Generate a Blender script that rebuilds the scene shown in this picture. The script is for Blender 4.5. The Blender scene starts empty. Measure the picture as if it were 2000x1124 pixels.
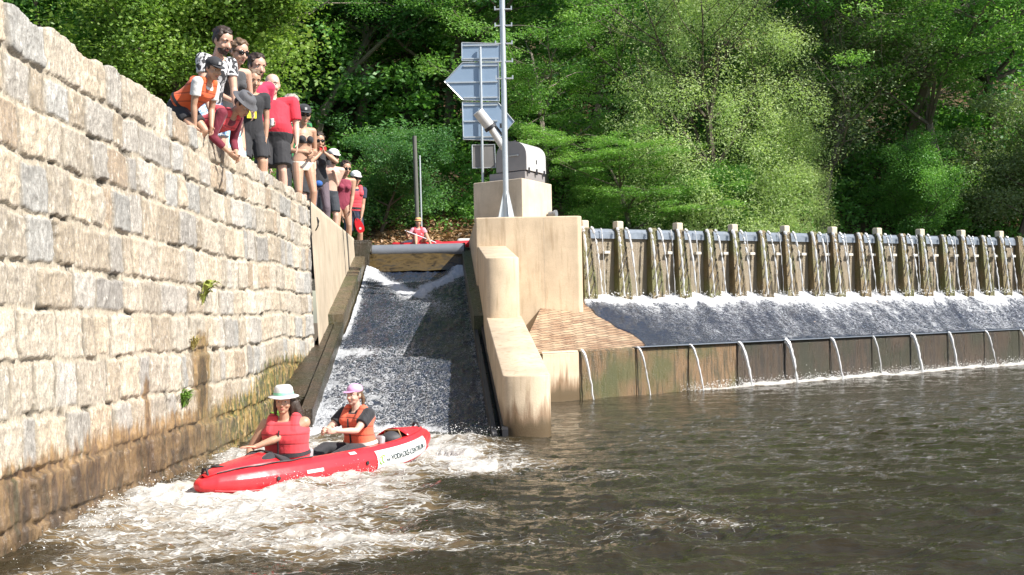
import bpy, bmesh, math, random
import numpy as np
from mathutils import Vector, Matrix, Quaternion
rnd = random.Random(7)
R = math.radians
SC = bpy.context.scene
COL = SC.collection
# ---------------------------------------------------------------- camera
F = 2400.0; PITCH = math.atan(49/2400.0); ROLL = R(1.15); CAMZ = 1.7
_f = Vector((0, math.cos(PITCH), math.sin(PITCH)))
_r0 = Vector((1, 0, 0)); _u0 = Vector((0, -math.sin(PITCH), math.cos(PITCH)))
_uc = _u0*math.cos(ROLL) + _r0*math.sin(ROLL)
_rc = _r0*math.cos(ROLL) - _u0*math.sin(ROLL)
cd = bpy.data.cameras.new("camera"); cam = bpy.data.objects.new("camera", cd); COL.objects.link(cam)
cd.sensor_width = 36; cd.lens = F/2000*36; cd.clip_end = 1500; cd.clip_start = 0.1
M = Matrix((_rc, _uc, -_f)).transposed().to_4x4(); M.translation = Vector((0, 0, CAMZ))
cam.matrix_world = M
SC.camera = cam
def at(x, y, d):
    """world point seen at photo pixel x,y at distance d along +Y"""
    v = _rc*(x-1000) + _uc*(562-y) + _f*F
    v = v*(d/v.y)
    return Vector((v.x, v.y, v.z+CAMZ))
def proj(p):
    q = Vector(p) - Vector((0, 0, CAMZ)); w = q.dot(_f)
    return (1000+F*q.dot(_rc)/w, 562-F*q.dot(_uc)/w)
# ---------------------------------------------------------------- light
SUN_EL = R(44); SUN_AZ = R(118)       # azimuth measured clockwise from +Y
w = bpy.data.worlds.new("World"); SC.world = w; w.use_nodes = True
nt = w.node_tree; bg = nt.nodes['Background']
sky = nt.nodes.new('ShaderNodeTexSky'); sky.sky_type = 'NISHITA'; sky.sun_disc = False
sky.sun_elevation = SUN_EL; sky.sun_rotation = SUN_AZ
nt.links.new(sky.outputs[0], bg.inputs[0]); bg.inputs[1].default_value = 0.09
sl = bpy.data.lights.new("sun", 'SUN'); sl.energy = 5.0; sl.angle = R(0.5); sl.color = (1, .955, .88)
so = bpy.data.objects.new("sun", sl); COL.objects.link(so)
_sd = Vector((math.sin(SUN_AZ)*math.cos(SUN_EL), math.cos(SUN_AZ)*math.cos(SUN_EL), math.sin(SUN_EL)))
so.rotation_euler = _sd.to_track_quat('Z', 'Y').to_euler(); so.location = (20, -20, 40)
SC.view_settings.view_transform = 'Standard'; SC.view_settings.look = 'None'
SC.view_settings.exposure = 0.86; SC.view_settings.gamma = 1
# ---------------------------------------------------------------- numpy noise
def _h(ix, iy, s):
    ix = ix.astype(np.int64).astype(np.uint32); iy = iy.astype(np.int64).astype(np.uint32)
    n = ix*np.uint32(374761393) + iy*np.uint32(668265263) + np.uint32((s*974634777) & 0xffffffff)
    n = (n ^ (n >> np.uint32(13)))*np.uint32(1274126177)
    n = n ^ (n >> np.uint32(16))
    return (n & np.uint32(0xffffff)).astype(np.float64)/0xffffff
def vn(x, y, s=0):
    x, y = np.broadcast_arrays(np.asarray(x, float), np.asarray(y, float))
    fx = np.floor(x); fy = np.floor(y); tx = x-fx; ty = y-fy
    tx = tx*tx*(3-2*tx); ty = ty*ty*(3-2*ty)
    a = _h(fx, fy, s); b = _h(fx+1, fy, s); c = _h(fx, fy+1, s); d = _h(fx+1, fy+1, s)
    return (a*(1-tx)+b*tx)*(1-ty)+(c*(1-tx)+d*tx)*ty
def fbm(x, y, s=0, o=4, g=.5):
    t = 0; a = 1; n = 0
    for i in range(o):
        t = t+a*vn(x*2**i+17.3*i, y*2**i-9.1*i, s+i*31); n += a; a *= g
    return t/n
def ridge(x, y, s=0, o=4, g=.55):
    t = 0; a = 1; n = 0
    for i in range(o):
        v = 1-np.abs(2*vn(x*2**i+7.7*i, y*2**i+3.1*i, s+i*17)-1)
        t = t+a*v*v; n += a; a *= g
    return t/n
def sst(a, b, x):
    t = np.clip((x-a)/(b-a), 0, 1); return t*t*(3-2*t)
# ---------------------------------------------------------------- objects
def tag(o, label=None, cat=None, group=None, kind=None):
    if label: o['label'] = label
    if cat: o['category'] = cat
    if group: o['group'] = group
    if kind: o['kind'] = kind
    return o
def empty(name, loc=(0, 0, 0), rz=0, label=None, cat=None, group=None):
    o = bpy.data.objects.new(name, None); COL.objects.link(o); o.location = loc; o.rotation_euler = (0, 0, rz)
    o.empty_display_size = .2
    return tag(o, label, cat, group)
def link(name, me, mat=None, parent=None):
    o = bpy.data.objects.new(name, me); COL.objects.link(o)
    if mat is not None:
        for m in (mat if isinstance(mat, (list, tuple)) else [mat]): me.materials.append(m)
    if parent is not None: o.parent = parent
    return o
def npmesh(name, V, Fc, mat=None, parent=None, cols=None, attrs=None, smooth=True):
    """V (n,3); Fc (m,k) quads or tris"""
    me = bpy.data.meshes.new(name); V = np.asarray(V, np.float32); Fc = np.asarray(Fc, np.int32)
    m, k = Fc.shape
    me.vertices.add(len(V)); me.vertices.foreach_set('co', V.ravel())
    me.loops.add(m*k); me.loops.foreach_set('vertex_index', Fc.ravel())
    me.polygons.add(m); me.polygons.foreach_set('loop_start', np.arange(0, m*k, k, dtype=np.int32))
    me.polygons.foreach_set('use_smooth', np.full(m, smooth))
    me.update(calc_edges=True)
    if cols is not None:
        a = me.color_attributes.new('Col', 'FLOAT_COLOR', 'POINT')
        c = np.ones((len(V), 4), np.float32); c[:, :3] = cols; a.data.foreach_set('color', c.ravel())
    for nme, arr in (attrs or {}).items():
        a = me.attributes.new(nme, 'FLOAT', 'POINT'); a.data.foreach_set('value', np.asarray(arr, np.float32).ravel())
    return link(name, me, mat, parent)
def gridf(nr, nc):
    i = np.arange(nr-1)[:, None]*nc+np.arange(nc-1)[None, :]
    return np.stack([i, i+1, i+1+nc, i+nc], -1).reshape(-1, 4)
class MB:
    """collects simple solids into one mesh"""
    def __init__(s): s.bm = bmesh.new()
    def box(s, c, size, rz=0, rx=0, ry=0, bev=0):
        m = Matrix.Translation(c) @ Matrix.Rotation(rz, 4, 'Z') @ Matrix.Rotation(ry, 4, 'Y') @ Matrix.Rotation(rx, 4, 'X') @ Matrix.Diagonal((*size, 1))
        r = bmesh.ops.create_cube(s.bm, size=1, matrix=m)
        if bev:
            e = list({e for v in r['verts'] for e in v.link_edges})
            bmesh.ops.bevel(s.bm, geom=e, offset=bev, segments=2, affect='EDGES', profile=.5)
        return s
    def tube(s, pts, r, n=10, cap=True):
        pts = [Vector(p) for p in pts]; rs = r if isinstance(r, (list, tuple)) else [r]*len(pts)
        prev = None; rings = []
        for i, p in enumerate(pts):
            t = (pts[min(i+1, len(pts)-1)]-pts[max(i-1, 0)]).normalized()
            if prev is None: a = t.orthogonal().normalized()
            else:
                a = prev-t*prev.dot(t); a = a.normalized() if a.length > 1e-6 else t.orthogonal().normalized()
            prev = a; b = t.cross(a)
            rings.append([s.bm.verts.new(p+(a*math.cos(k*2*math.pi/n)+b*math.sin(k*2*math.pi/n))*rs[i]) for k in range(n)])
        for q, w_ in zip(rings, rings[1:]):
            for k in range(n): s.bm.faces.new((q[k], q[(k+1) % n], w_[(k+1) % n], w_[k]))
        if cap: s.bm.faces.new(rings[0][::-1]); s.bm.faces.new(rings[-1])
        return s
    def prism(s, poly, vec):
        """closed polygon (list of points) swept along vec"""
        vec = Vector(vec); a = [s.bm.verts.new(Vector(p)) for p in poly]; b = [s.bm.verts.new(Vector(p)+vec) for p in poly]
        n = len(a); s.bm.faces.new(a[::-1]); s.bm.faces.new(b)
        for k in range(n): s.bm.faces.new((a[k], a[(k+1) % n], b[(k+1) % n], b[k]))
        return s
    def hull(s, bot, top):
        a = [s.bm.verts.new(Vector(p)) for p in bot]; b = [s.bm.verts.new(Vector(p)) for p in top]; n = len(a)
        s.bm.faces.new(a[::-1]); s.bm.faces.new(b)
        for k in range(n): s.bm.faces.new((a[k], a[(k+1) % n], b[(k+1) % n], b[k]))
        return s
    def build(s, name, mat=None, parent=None, smooth=False, bev=0, ang=35):
        bmesh.ops.recalc_face_normals(s.bm, faces=s.bm.faces)
        if bev:
            e = [e for e in s.bm.edges if len(e.link_faces) == 2 and e.calc_face_angle(0) > .6]
            bmesh.ops.bevel(s.bm, geom=e, offset=bev, segments=2, affect='EDGES', profile=.5)
        me = bpy.data.meshes.new(name); s.bm.to_mesh(me); s.bm.free()
        if smooth:
            for p in me.polygons: p.use_smooth = True
            me.set_sharp_from_angle(angle=R(ang))
        return link(name, me, mat, parent)
# ---------------------------------------------------------------- materials
class N:
    def __init__(s, name):
        s.m = bpy.data.materials.new(name); s.m.use_nodes = True; s.t = s.m.node_tree
        s.b = s.t.nodes['Principled BSDF']; s.out = s.t.nodes['Material Output']
    def n(s, typ, ins=None, **kw):
        o = s.t.nodes.new(typ)
        for k, v in kw.items(): setattr(o, k, v)
        for k, v in (ins or {}).items(): s.set(o.inputs[k], v)
        return o
    def set(s, sock, v):
        if hasattr(v, 'is_linked') or isinstance(v, bpy.types.NodeSocket): s.t.links.new(v, sock)
        else:
            if isinstance(v, (tuple, list)) and len(v) == 3 and sock.type == 'RGBA': v = (*v, 1)
            sock.default_value = v
    def P(s, **kw):
        for k, v in kw.items(): s.set(s.b.inputs[k.replace('_', ' ')], v)
    def obj(s): return s.n('ShaderNodeTexCoord').outputs['Object']
    def gen(s, k): return s.n('ShaderNodeTexCoord').outputs[k]
    def mp(s, v, sc=(1, 1, 1), rot=(0, 0, 0), loc=(0, 0, 0)):
        return s.n('ShaderNodeMapping', {'Vector': v, 'Scale': sc, 'Rotation': rot, 'Location': loc}).outputs[0]
    def noise(s, v, sc=5, det=4, rough=.5, dist=0):
        return s.n('ShaderNodeTexNoise', {'Vector': v, 'Scale': sc, 'Detail': det, 'Roughness': rough, 'Distortion': dist}).outputs['Fac']
    def vor(s, v, sc=5, feature='F1', out='Distance'):
        return s.n('ShaderNodeTexVoronoi', {'Vector': v, 'Scale': sc}, feature=feature).outputs[out]
    def ramp(s, f, stops, interp='LINEAR'):
        r = s.n('ShaderNodeValToRGB', {'Fac': f}); r.color_ramp.interpolation = interp
        e = r.color_ramp.elements
        while len(e) < len(stops): e.new(.5)
        for i, (p, c) in enumerate(stops):
            e[i].position = p; e[i].color = (*c, 1) if isinstance(c, (tuple, list)) else (c, c, c, 1)
        return r.outputs[0]
    def mix(s, f, a, b, mode='MIX'):
        o = s.t.nodes.new('ShaderNodeMix'); o.data_type = 'RGBA'; o.blend_type = mode
        s.set(o.inputs[0], f); s.set(o.inputs[6], a); s.set(o.inputs[7], b); return o.outputs[2]
    def math(s, op, a, b=0, c=0, clamp=False):
        o = s.t.nodes.new('ShaderNodeMath'); o.operation = op; o.use_clamp = clamp
        s.set(o.inputs[0], a); s.set(o.inputs[1], b); s.set(o.inputs[2], c); return o.outputs[0]
    def sep(s, v):
        o = s.n('ShaderNodeSeparateXYZ', {0: v}); return o.outputs
    def attr(s, nme, out='Color'): return s.n('ShaderNodeAttribute', attribute_name=nme).outputs[out]
    def bump(s, h, st=.5, dist=.02, nrm=None):
        o = s.n('ShaderNodeBump', {'Height': h, 'Strength': st, 'Distance': dist})
        if nrm is not None: s.set(o.inputs['Normal'], nrm)
        s.set(s.b.inputs['Normal'], o.outputs[0]); return o.outputs[0]
_mc = {}
def plain(name, col, rough=.6, metal=0, var=.12, sc=12, bump=.1, spec=.5):
    """a named surface with slight procedural unevenness"""
    if name in _mc: return _mc[name]
    m = N(name); v = m.obj(); f = m.noise(v, sc, 4)
    c = m.mix(f, tuple(max(0, x*(1-var)) for x in col), tuple(min(1, x*(1+var)) for x in col))
    m.P(Base_Color=c, Roughness=rough, Metallic=metal, Specular_IOR_Level=spec)
    if bump: m.bump(m.noise(v, sc*3, 3), bump, .01)
    _mc[name] = m.m; return m.m
# ================================================================ structure
DARK = (.012, .012, .012)
TDROP = .33
def wall_x(d):                      # plan line of the left wall's face
    return np.interp(d, [-20, 5, 9.3, 17.1, 22.9, 34.2, 60], [-3.98, -3.9, -3.87, -3.79, -3.77, -4.40, -5.9])
def wall_top(d):
    return np.interp(d, [-20, 5, 9.3, 17, 22.9, 34.2], [4.45, 4.3, 4.16, 3.98, 3.87, 3.85])
BAT = .022
def chute_l(d): return -2.87-.068*(d-17.2)
def chute_r(d): return -.32-.0605*(d-17.2)
def chute_z(d): return np.interp(d, [14, 16.6, 34.5, 35], [-.6, -.12, 3.07, 3.1])

# ---- materials
def m_stone():
    m = N('granite blocks'); v = m.obj(); c = m.attr('Col')
    fine = m.noise(m.mp(v, (14, 14, 3.5)), 3, 6, .65)
    grain = m.noise(v, 60, 4, .7)
    c = m.mix(m.math('MULTIPLY', m.ramp(fine, [(.3, 0), (.62, 1)]), .85), m.mix(1, c, (.52, .49, .45), 'MULTIPLY'), m.mix(1, c, (1.22, 1.18, 1.1), 'MULTIPLY'))
    c = m.mix(m.ramp(grain, [(.38, .6), (.56, 0)]), c, (.2, .18, .16))
    c = m.mix(m.ramp(m.noise(m.mp(v, (1, 1, .35)), 26, 5, .75), [(.55, 0), (.68, .5)]), c, (.85, .80, .72))
    # wet and mineral stains: low on the wall, with runs
    st = m.attr('wet', 'Fac')
    run = m.noise(m.mp(v, (9, 9, 1.1)), 1.2, 6, .62)
    k = m.math('SUBTRACT', m.math('ADD', st, m.math('MULTIPLY', run, 1.1)), .55)
    k = m.ramp(k, [(.42, 0), (.62, 1)])
    hue = m.noise(m.mp(v, (5, 5, .8)), 1.3, 4, .6)
    sc_ = m.ramp(hue, [(.3, (.07, .045, .028)), (.42, (.17, .10, .05)), (.50, (.33, .20, .08)), (.58, (.20, .12, .06)), (.66, (.11, .09, .03)), (.78, (.06, .045, .028))])
    far = m.ramp(m.math('MULTIPLY', m.sep(v)['Y'], .04), [(.56, 0), (.66, 1)])
    g2 = m.noise(m.mp(v, (4, 4, .9)), 1.9, 5, .65)
    sc2 = m.ramp(g2, [(.34, (.02, .018, .012)), (.44, (.38, .24, .07)), (.50, (.09, .11, .02)), (.56, (.03, .026, .014)), (.64, (.42, .29, .12))])
    sc_ = m.mix(far, sc_, sc2)
    c = m.mix(m.math('MULTIPLY', k, .88), c, sc_)
    deep = m.ramp(m.math('MULTIPLY', m.math('ADD', m.attr('deep', 'Fac'), m.math('MULTIPLY', m.math('SUBTRACT', run, .5), .9)), .9), [(.22, 0), (.48, 1)])
    c = m.mix(m.math('MULTIPLY', m.math('MULTIPLY', deep, m.math('SUBTRACT', 1, m.math('MULTIPLY', far, .6))), m.ramp(m.noise(v, 2.6, 5, .65), [(.35, .9), (.62, .35)])), c, (.04, .03, .022))
    rg = m.mix(k, (.9, .9, .9), (.38, .38, .38))
    m.P(Base_Color=c, Roughness=rg)
    m.bump(m.math('ADD', m.math('MULTIPLY', fine, .7), m.math('MULTIPLY', grain, .3)), .7, .03)
    return m.m
def m_conc(name, base=(.5, .4, .28), streak=.5, wetz=None, board=0):
    m = N(name); v = m.obj()
    n1 = m.noise(v, 1.4, 5, .6); n2 = m.noise(m.mp(v, (6, 6, .7)), 1.5, 6, .6); n3 = m.noise(v, 45, 4, .7)
    c = m.mix(m.ramp(n1, [(.3, 0), (.7, 1)]), tuple(x*.74 for x in base), tuple(min(1, x*1.1) for x in base))
    c = m.mix(m.math('MULTIPLY', m.ramp(n2, [(.52, 0), (.72, 1)]), streak), c, tuple(x*y for x, y in zip(base, (.5, .44, .36))))
    c = m.mix(m.ramp(n3, [(.3, .3), (.5, 0)]), c, tuple(x*.6 for x in base))
    c = m.mix(m.ramp(m.vor(v, 22), [(.04, .5), (.09, 0)]), c, tuple(x*.35 for x in base))
    rg = .85
    h = m.math('MULTIPLY', n3, .4)
    if board:
        wv = m.n('ShaderNodeTexWave', {'Vector': v, 'Scale': board, 'Distortion': .6, 'Detail': 2}, bands_direction='Z').outputs['Fac']
        h = m.math('ADD', h, m.math('MULTIPLY', wv, .3))
    if wetz is not None:
        z = m.sep(v)['Z']; k = m.math('ADD', m.math('SUBTRACT', wetz, z), m.math('MULTIPLY', m.math('SUBTRACT', n2, .5), .9))
        k = m.ramp(k, [(.0, 0), (.22, 1)])
        c = m.mix(m.math('MULTIPLY', k, .75), c, (.16, .085, .04)); rg = m.mix(k, (.85,)*3, (.35,)*3)
        k2 = m.ramp(m.math('ADD', m.math('SUBTRACT', wetz-.22, z), m.math('MULTIPLY', m.math('SUBTRACT', n2, .5), .4)), [(0, 0), (.12, 1)])
        c = m.mix(m.math('MULTIPLY', k2, .7), c, (.06, .045, .02))
    m.P(Base_Color=c, Roughness=rg)
    m.bump(h, .5, .02)
    return m.m
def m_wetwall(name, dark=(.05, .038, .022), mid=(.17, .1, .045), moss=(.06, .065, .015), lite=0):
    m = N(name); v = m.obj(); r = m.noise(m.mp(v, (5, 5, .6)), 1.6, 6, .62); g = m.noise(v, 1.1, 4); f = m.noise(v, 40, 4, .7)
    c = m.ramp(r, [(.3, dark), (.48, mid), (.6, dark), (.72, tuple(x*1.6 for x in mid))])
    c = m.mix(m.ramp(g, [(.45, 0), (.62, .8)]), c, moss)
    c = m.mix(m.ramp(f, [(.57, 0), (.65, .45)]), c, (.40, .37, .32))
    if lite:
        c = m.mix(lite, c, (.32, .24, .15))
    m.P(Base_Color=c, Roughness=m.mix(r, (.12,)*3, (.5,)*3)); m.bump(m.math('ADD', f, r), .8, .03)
    return m.m
M_STONE = m_stone()
M_CONC = m_conc('tan cast concrete', (.60, .475, .33), .6, None, 0)  # even tan base tone of the upper pier concrete
M_CONCL = m_conc('wall concrete', (.5, .415, .31), .5, None, 0)
M_PIER = m_conc('pier concrete', (.58, .465, .33), .7, .52, 1.1)
M_PALE = m_conc('pale plinth concrete', (.60, .50, .38), .35)
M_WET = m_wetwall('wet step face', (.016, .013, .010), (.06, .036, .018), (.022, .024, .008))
M_MOSS = m_wetwall('mossy buttress', (.06, .045, .02), (.20, .14, .06), (.11, .12, .03))
M_FLAP = m_wetwall('stained flap plate', (.15, .13, .10), (.28, .235, .17), (.15, .14, .09), .35)
M_STEELB = plain('worn blue grey steel', (.22, .25, .29), .3, .35, .35, 9, .3)
M_DARKM = plain('dark metal', (.035, .035, .04), .5, .3)
M_GALV = plain('galvanised steel', (.55, .58, .60), .38, .6, .15, 6, .1)
M_RUBBER = plain('black rubber', (.02, .02, .022), .6)

# ---- stone wall
def build_stone_wall():
    d0, d1 = 3.0, 22.9
    ss = [d0]
    while ss[-1] < d1: ss.append(ss[-1]+.0125*max(.6, ss[-1]/9))
    ss[-1] = d1
    S = np.array(ss); zs = np.arange(-.7, 4.62, .0155)
    S2, Z2 = np.meshgrid(S, zs)                         # rows = z
    top = wall_top(S)
    # squeeze so the last rows lie on the crest line
    crest = top+.05*(vn(S*2.6, 3, 5)-.5)*2+.02*(vn(S*11, 1, 6)-.5)
    Zr = -.7+(Z2+.7)/(4.62-.02+.7)*(crest[None, :]+.7)
    zb0 = np.array([-.7, -.28, .12, .52, .95, 1.38, 1.80, 2.16, 2.58, 3.02, 3.42, 3.78, 4.7])
    wob = (fbm(S*.5, 1.0, 3, 3)-.5)*.14-.006*(S-12)
    wj = (vn(S2*3.1, Z2*.6, 41)-.5)*.026+(vn(S2*9, Z2*2, 42)-.5)*.03
    Zc = Zr-wob[None, :]-wj
    ci = np.clip(np.searchsorted(zb0, Zc.ravel())-1, 0, len(zb0)-2).reshape(Zc.shape)
    H = np.zeros_like(Zr); C = np.zeros(Zr.shape+(3,)); mort = np.zeros_like(Zr)
    tones = np.array([[.58, .52, .44], [.49, .47, .445], [.58, .50, .40], [.43, .435, .435], [.55, .47, .37], [.63, .58, .50], [.50, .40, .30], [.38, .37, .36]])
    rr = np.random.RandomState(4)
    for c in range(len(zb0)-1):
        w_ = []
        x = d0-.3-rr.rand()*.3
        while x < d1+.5: w_.append(x); x += rr.choice([.24, .34, .44, .55, .68, .85], p=[.16, .24, .24, .19, .11, .06])*rr.uniform(.85, 1.15)
        w_ = np.array(w_); n = len(w_)
        dep = rr.uniform(-.018, .03, n); ton = rr.choice(8, n, p=[.26, .14, .16, .12, .12, .1, .06, .04]); br = rr.uniform(.70, 1.14, n)
        tx = rr.uniform(-.05, .05, n); tz = rr.uniform(-.07, .07, n); sh = rr.uniform(0, .03, n)*(rr.rand(n) < .5); shb = rr.uniform(0, .02, n); inset = rr.uniform(0.004, .014, n)
        lay = rr.rand(n)
        m_ = ci == c
        if not m_.any(): continue
        sv = S2[m_]+(vn(Z2[m_]*4.5, S2[m_]*.8, 50+c)-.5)*.045+(vn(Z2[m_]*14, S2[m_]*3, 51+c)-.5)*.012
        zv = Zc[m_]; k = np.clip(np.searchsorted(w_, sv)-1, 0, n-2)
        a = sv-w_[k]; b = w_[k+1]-sv; lo = zv-zb0[c]-shb[k]; hi = zb0[c+1]-zv-sh[k]
        # rounded rectangle edge distance
        ex = np.minimum(a, b)*.62-inset[k]; ez = np.minimum(lo, hi)-inset[k]; rd = .034
        e = np.minimum(ex, ez); cx = np.clip(rd-ex, 0, None); cz = np.clip(rd-ez, 0, None)
        e = np.where((cx > 0) & (cz > 0), rd-np.sqrt(cx*cx+cz*cz), e)
        e = e+(fbm(S2[m_]*16, Zr[m_]*16, 9, 4)-.5)*.018
        f = sst(-.002, .020, e); 
        mid = (w_[k]+w_[k+1])/2
        h = .55*dep[k]+.5*tx[k]*(sv-mid)+.5*tz[k]*(zv-(zb0[c]+zb0[c+1])/2)+.012
        h = h+.016*(fbm(sv*4+k*3.7, zv*4+c, 70, 3)-.5)+.034*(ridge(sv*13+k, zv*6, 71, 4)-.5)
        H[m_] = f*h-(1-f)*(.004+.010*vn(S2[m_]*5, Zr[m_]*5, 12))
        t = tones[ton[k]]*br[k][:, None]*(.72+.5*fbm(S2[m_]*10+k, Zr[m_]*5, 77, 4))[:, None]
        md = np.array([.54, .48, .39])*(.88+.2*vn(S2[m_]*3, Zr[m_]*3, 33))[:, None]
        vj = sst(.05, -.01, ex)*sst(-.01, .03, ez)*(.35+.65*vn(S2[m_]*2.3+5, Zr[m_]*2.1, 35)); md = md*(1-.72*vj)[:, None]
        # open joints: dark where mortar is gone
        op = sst(.76, .82, vn(S2[m_]*3.3, Zr[m_]*3.9, 88))*(1-f)
        md = md*(1-op[:, None])+np.array([.10, .085, .06])*op[:, None]
        H[m_] -= op*.022
        C[m_] = t*f[:, None]+md*(1-f)[:, None]
    X = wall_x(S2)+BAT*(3.9-Zr)+H
    # footing stones creep forward below the water line course
    wet = sst(1.08, .25, Zr+.0*S2)*1.0
    wet = np.maximum(wet, np.exp(-((S2-14.8)/.55)**2)*sst(2.0, 1.2, Zr)*.85)
    wet = np.maximum(wet, sst(15.0, 19.5, S2)*sst(1.5, .7, Zr)*.9)
    wet = np.maximum(wet, .75*np.exp(-((S2-12.6)/.25)**2)*sst(1.5, .9, Zr))
    wet = wet-.1*sst(12, 8, S2)*sst(.3, .8, Zr)
    deep = np.maximum(sst(.80, .06, Zr)*(.45+.55*sst(17, 13, S2)), .9*np.exp(-((S2-14.75)/.22)**2)*sst(1.45, 1.0, Zr)*sst(.3, .9, Zr))
    V = np.stack([X, S2, Zr], -1)
    nr, nc = Zr.shape
    # crest: continue backwards over the top stones
    back = []
    bc = []
    for j, o in enumerate([.02, .05, .08, .11, .13, .14]):
        zz = crest+.02-.03*j*0+.05*(vn(S*6, o*9, 90)-.5)-(.45 if j == 5 else 0)
        back.append(np.stack([X[-1]-o-.02, S, zz], -1)); bc.append(C[-1]*(.9+.2*vn(S*5, o*7, 91))[:, None])
    V = np.concatenate([V.reshape(-1, 3)]+back); Cc = np.concatenate([C.reshape(-1, 3)]+bc)
    W = np.concatenate([wet.ravel(), np.zeros(nc*6)])
    o = npmesh('stone_wall', V, gridf(nr+6, nc), M_STONE, cols=Cc, attrs={'wet': W, 'deep': np.concatenate([deep.ravel(), np.zeros(nc*6)])})
    tag(o, 'tall retaining wall of rough pale granite blocks, brown and wet at its foot', 'wall')
    return o
WALL = build_stone_wall()
# near end of the wall beyond the frame and its body
# ---- concrete wall continuing the stone one
def build_conc_wall():
    S = np.linspace(22.9, 34.2, 70); zs = np.linspace(-.7, 1, 60)
    rows = []
    for t in np.linspace(0, 1, 60):
        z = -.7+t*(wall_top(S)+.7)
        rows.append(np.stack([wall_x(S)+.02+.05*(3.9-z)+.01*(vn(S*3, z*1.5, 3)-.5), S, z], -1))
    for o_, dz_ in ((.02, 0), (.12, 0), (.14, .5)): rows.append(np.stack([wall_x(S)-o_, S, wall_top(S)+.012-dz_], -1))
    V = np.concatenate(rows); o = npmesh('concrete_wall', V, gridf(63, 70), M_CONCL)
    tag(o, 'smooth beige concrete wall between the stone wall and the raft gate', 'wall')
    b = MB()
    for z in (1.6, 2.7): pass
    b.box((float(wall_x(22.92))+.03, 22.9, 1.9), (.03, .05, 4.0)); j = b.build('joint', M_DARKM, o)
    c = at(607, 436, 22.9)
    h = MB().tube([(c.x+.12, c.y-.02, c.z+.1), (c.x+.16, c.y-.05, c.z+.03), (c.x+.13, c.y-.05, c.z-.08), (c.x+.09, c.y, c.z-.14), (c.x+.13, c.y+.05, c.z-.05), (c.x+.12, c.y+.02, c.z+.1)], .012, 6)
    tag(h.build('rope_loop', M_RUBBER, None, True), 'small black rope loop hanging at the joint of stone and concrete wall', 'rope')
build_conc_wall()
# ---- terrace behind the wall, where the people stand
def m_soil(name, a, b, c_, sc=1.5):
    m = N(name); v = m.obj(); n1 = m.noise(v, sc, 6, .6); n2 = m.noise(v, sc*14, 4, .7)
    c = m.mix(m.ramp(n1, [(.4, 0), (.6, 1)]), a, b); c = m.mix(m.ramp(n2, [(.5, 0), (.65, .7)]), c, c_)
    m.P(Base_Color=c, Roughness=.95); m.bump(n2, .8, .05); return m.m
M_SOIL = m_soil('gravel and grass', (.16, .13, .09), (.09, .10, .04), (.3, .27, .2))
M_HILL = m_soil('leaf litter slope', (.035, .04, .018), (.09, .055, .03), (.2, .11, .05), .6)
S = np.linspace(-20, 60, 160); xs = np.array([0, .2, .6, 1.2, 2.5, 5, 10, 20, 40, 80])
V = np.stack([wall_x(S)[None, :]-.10-xs[:, None], np.broadcast_to(S, (10, 160)), wall_top(S)[None, :]-TDROP+0*xs[:, None]+.06*(vn(S[None, :], xs[:, None], 4)-.5)], -1).reshape(-1, 3)
tag(npmesh('terrace_path', V, gridf(10, 160), M_SOIL), kind='structure')
# ---- river bed / base ground to the horizon
V = [(-600, -600, -1.5), (600, -600, -1.5), (600, 600, -1.5), (-600, 600, -1.5)]
tag(npmesh('ground', V, [(0, 1, 2, 3)], M_HILL), kind='structure')

# ---- ledge along the foot of the wall, beside the chute
M_MOSSE = m_wetwall('mossy ledge', (.035, .028, .018), (.15, .11, .06), (.05, .06, .015))
def build_ledges():
    o = empty('chute_ledge', (-3.6, 26, 0), 0, 'stepped mossy concrete ledge between the left wall and the raft chute', 'ledge')
    inv = Vector((3.6, -26, 0))
    def strip(name, da, db, xl, xr, zf, mat, n=24, th=1.2):
        rows = []
        S = np.linspace(da, db, n)
        L = np.array([xl(s) for s in S]); Rr = np.array([xr(s) for s in S]); Z = np.array([zf(s) for s in S])
        prof = [(L, Z), (L+(Rr-L)*.5, Z), (Rr-.02, Z), (Rr, Z-.02), (Rr, Z-th)]
        V = np.stack([np.stack([a, S, z+.015*(vn(S*4, i, 2)-.5)], -1) for i, (a, z) in enumerate(prof)]).reshape(-1, 3)
        V = V+np.array(inv)
        npmesh(name, V, gridf(5, n), mat, o, smooth=False)
        b = MB(); s = da
        b.hull([(xl(s), s, -.6), (xr(s), s, -.6), (xr(s), s+.02, -.6), (xl(s), s+.02, -.6)], [(xl(s), s, zf(s)), (xr(s), s, zf(s)), (xr(s), s+.02, zf(s)), (xl(s), s+.02, zf(s))])
        for v in b.bm.verts: v.co += inv
        b.build('end_face', mat, o)
    wx = lambda s: float(wall_x(s))+.05
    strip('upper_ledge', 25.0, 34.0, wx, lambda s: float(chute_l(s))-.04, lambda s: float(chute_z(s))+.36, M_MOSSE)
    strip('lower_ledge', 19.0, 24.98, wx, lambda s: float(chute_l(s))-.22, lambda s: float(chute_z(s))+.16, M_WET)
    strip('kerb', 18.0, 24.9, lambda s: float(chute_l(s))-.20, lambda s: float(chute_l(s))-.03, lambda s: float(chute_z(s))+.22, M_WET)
build_ledges()
tag(MB().box((-4.15, 34.3, 3.3), (.42, .5, .9)).box((-4.15, 34.32, 3.62), (.5, .4, .36)).build('gate_abutment', M_WET, bev=.02), 'dark weathered concrete block at left end of the grey gate', 'block')

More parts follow.
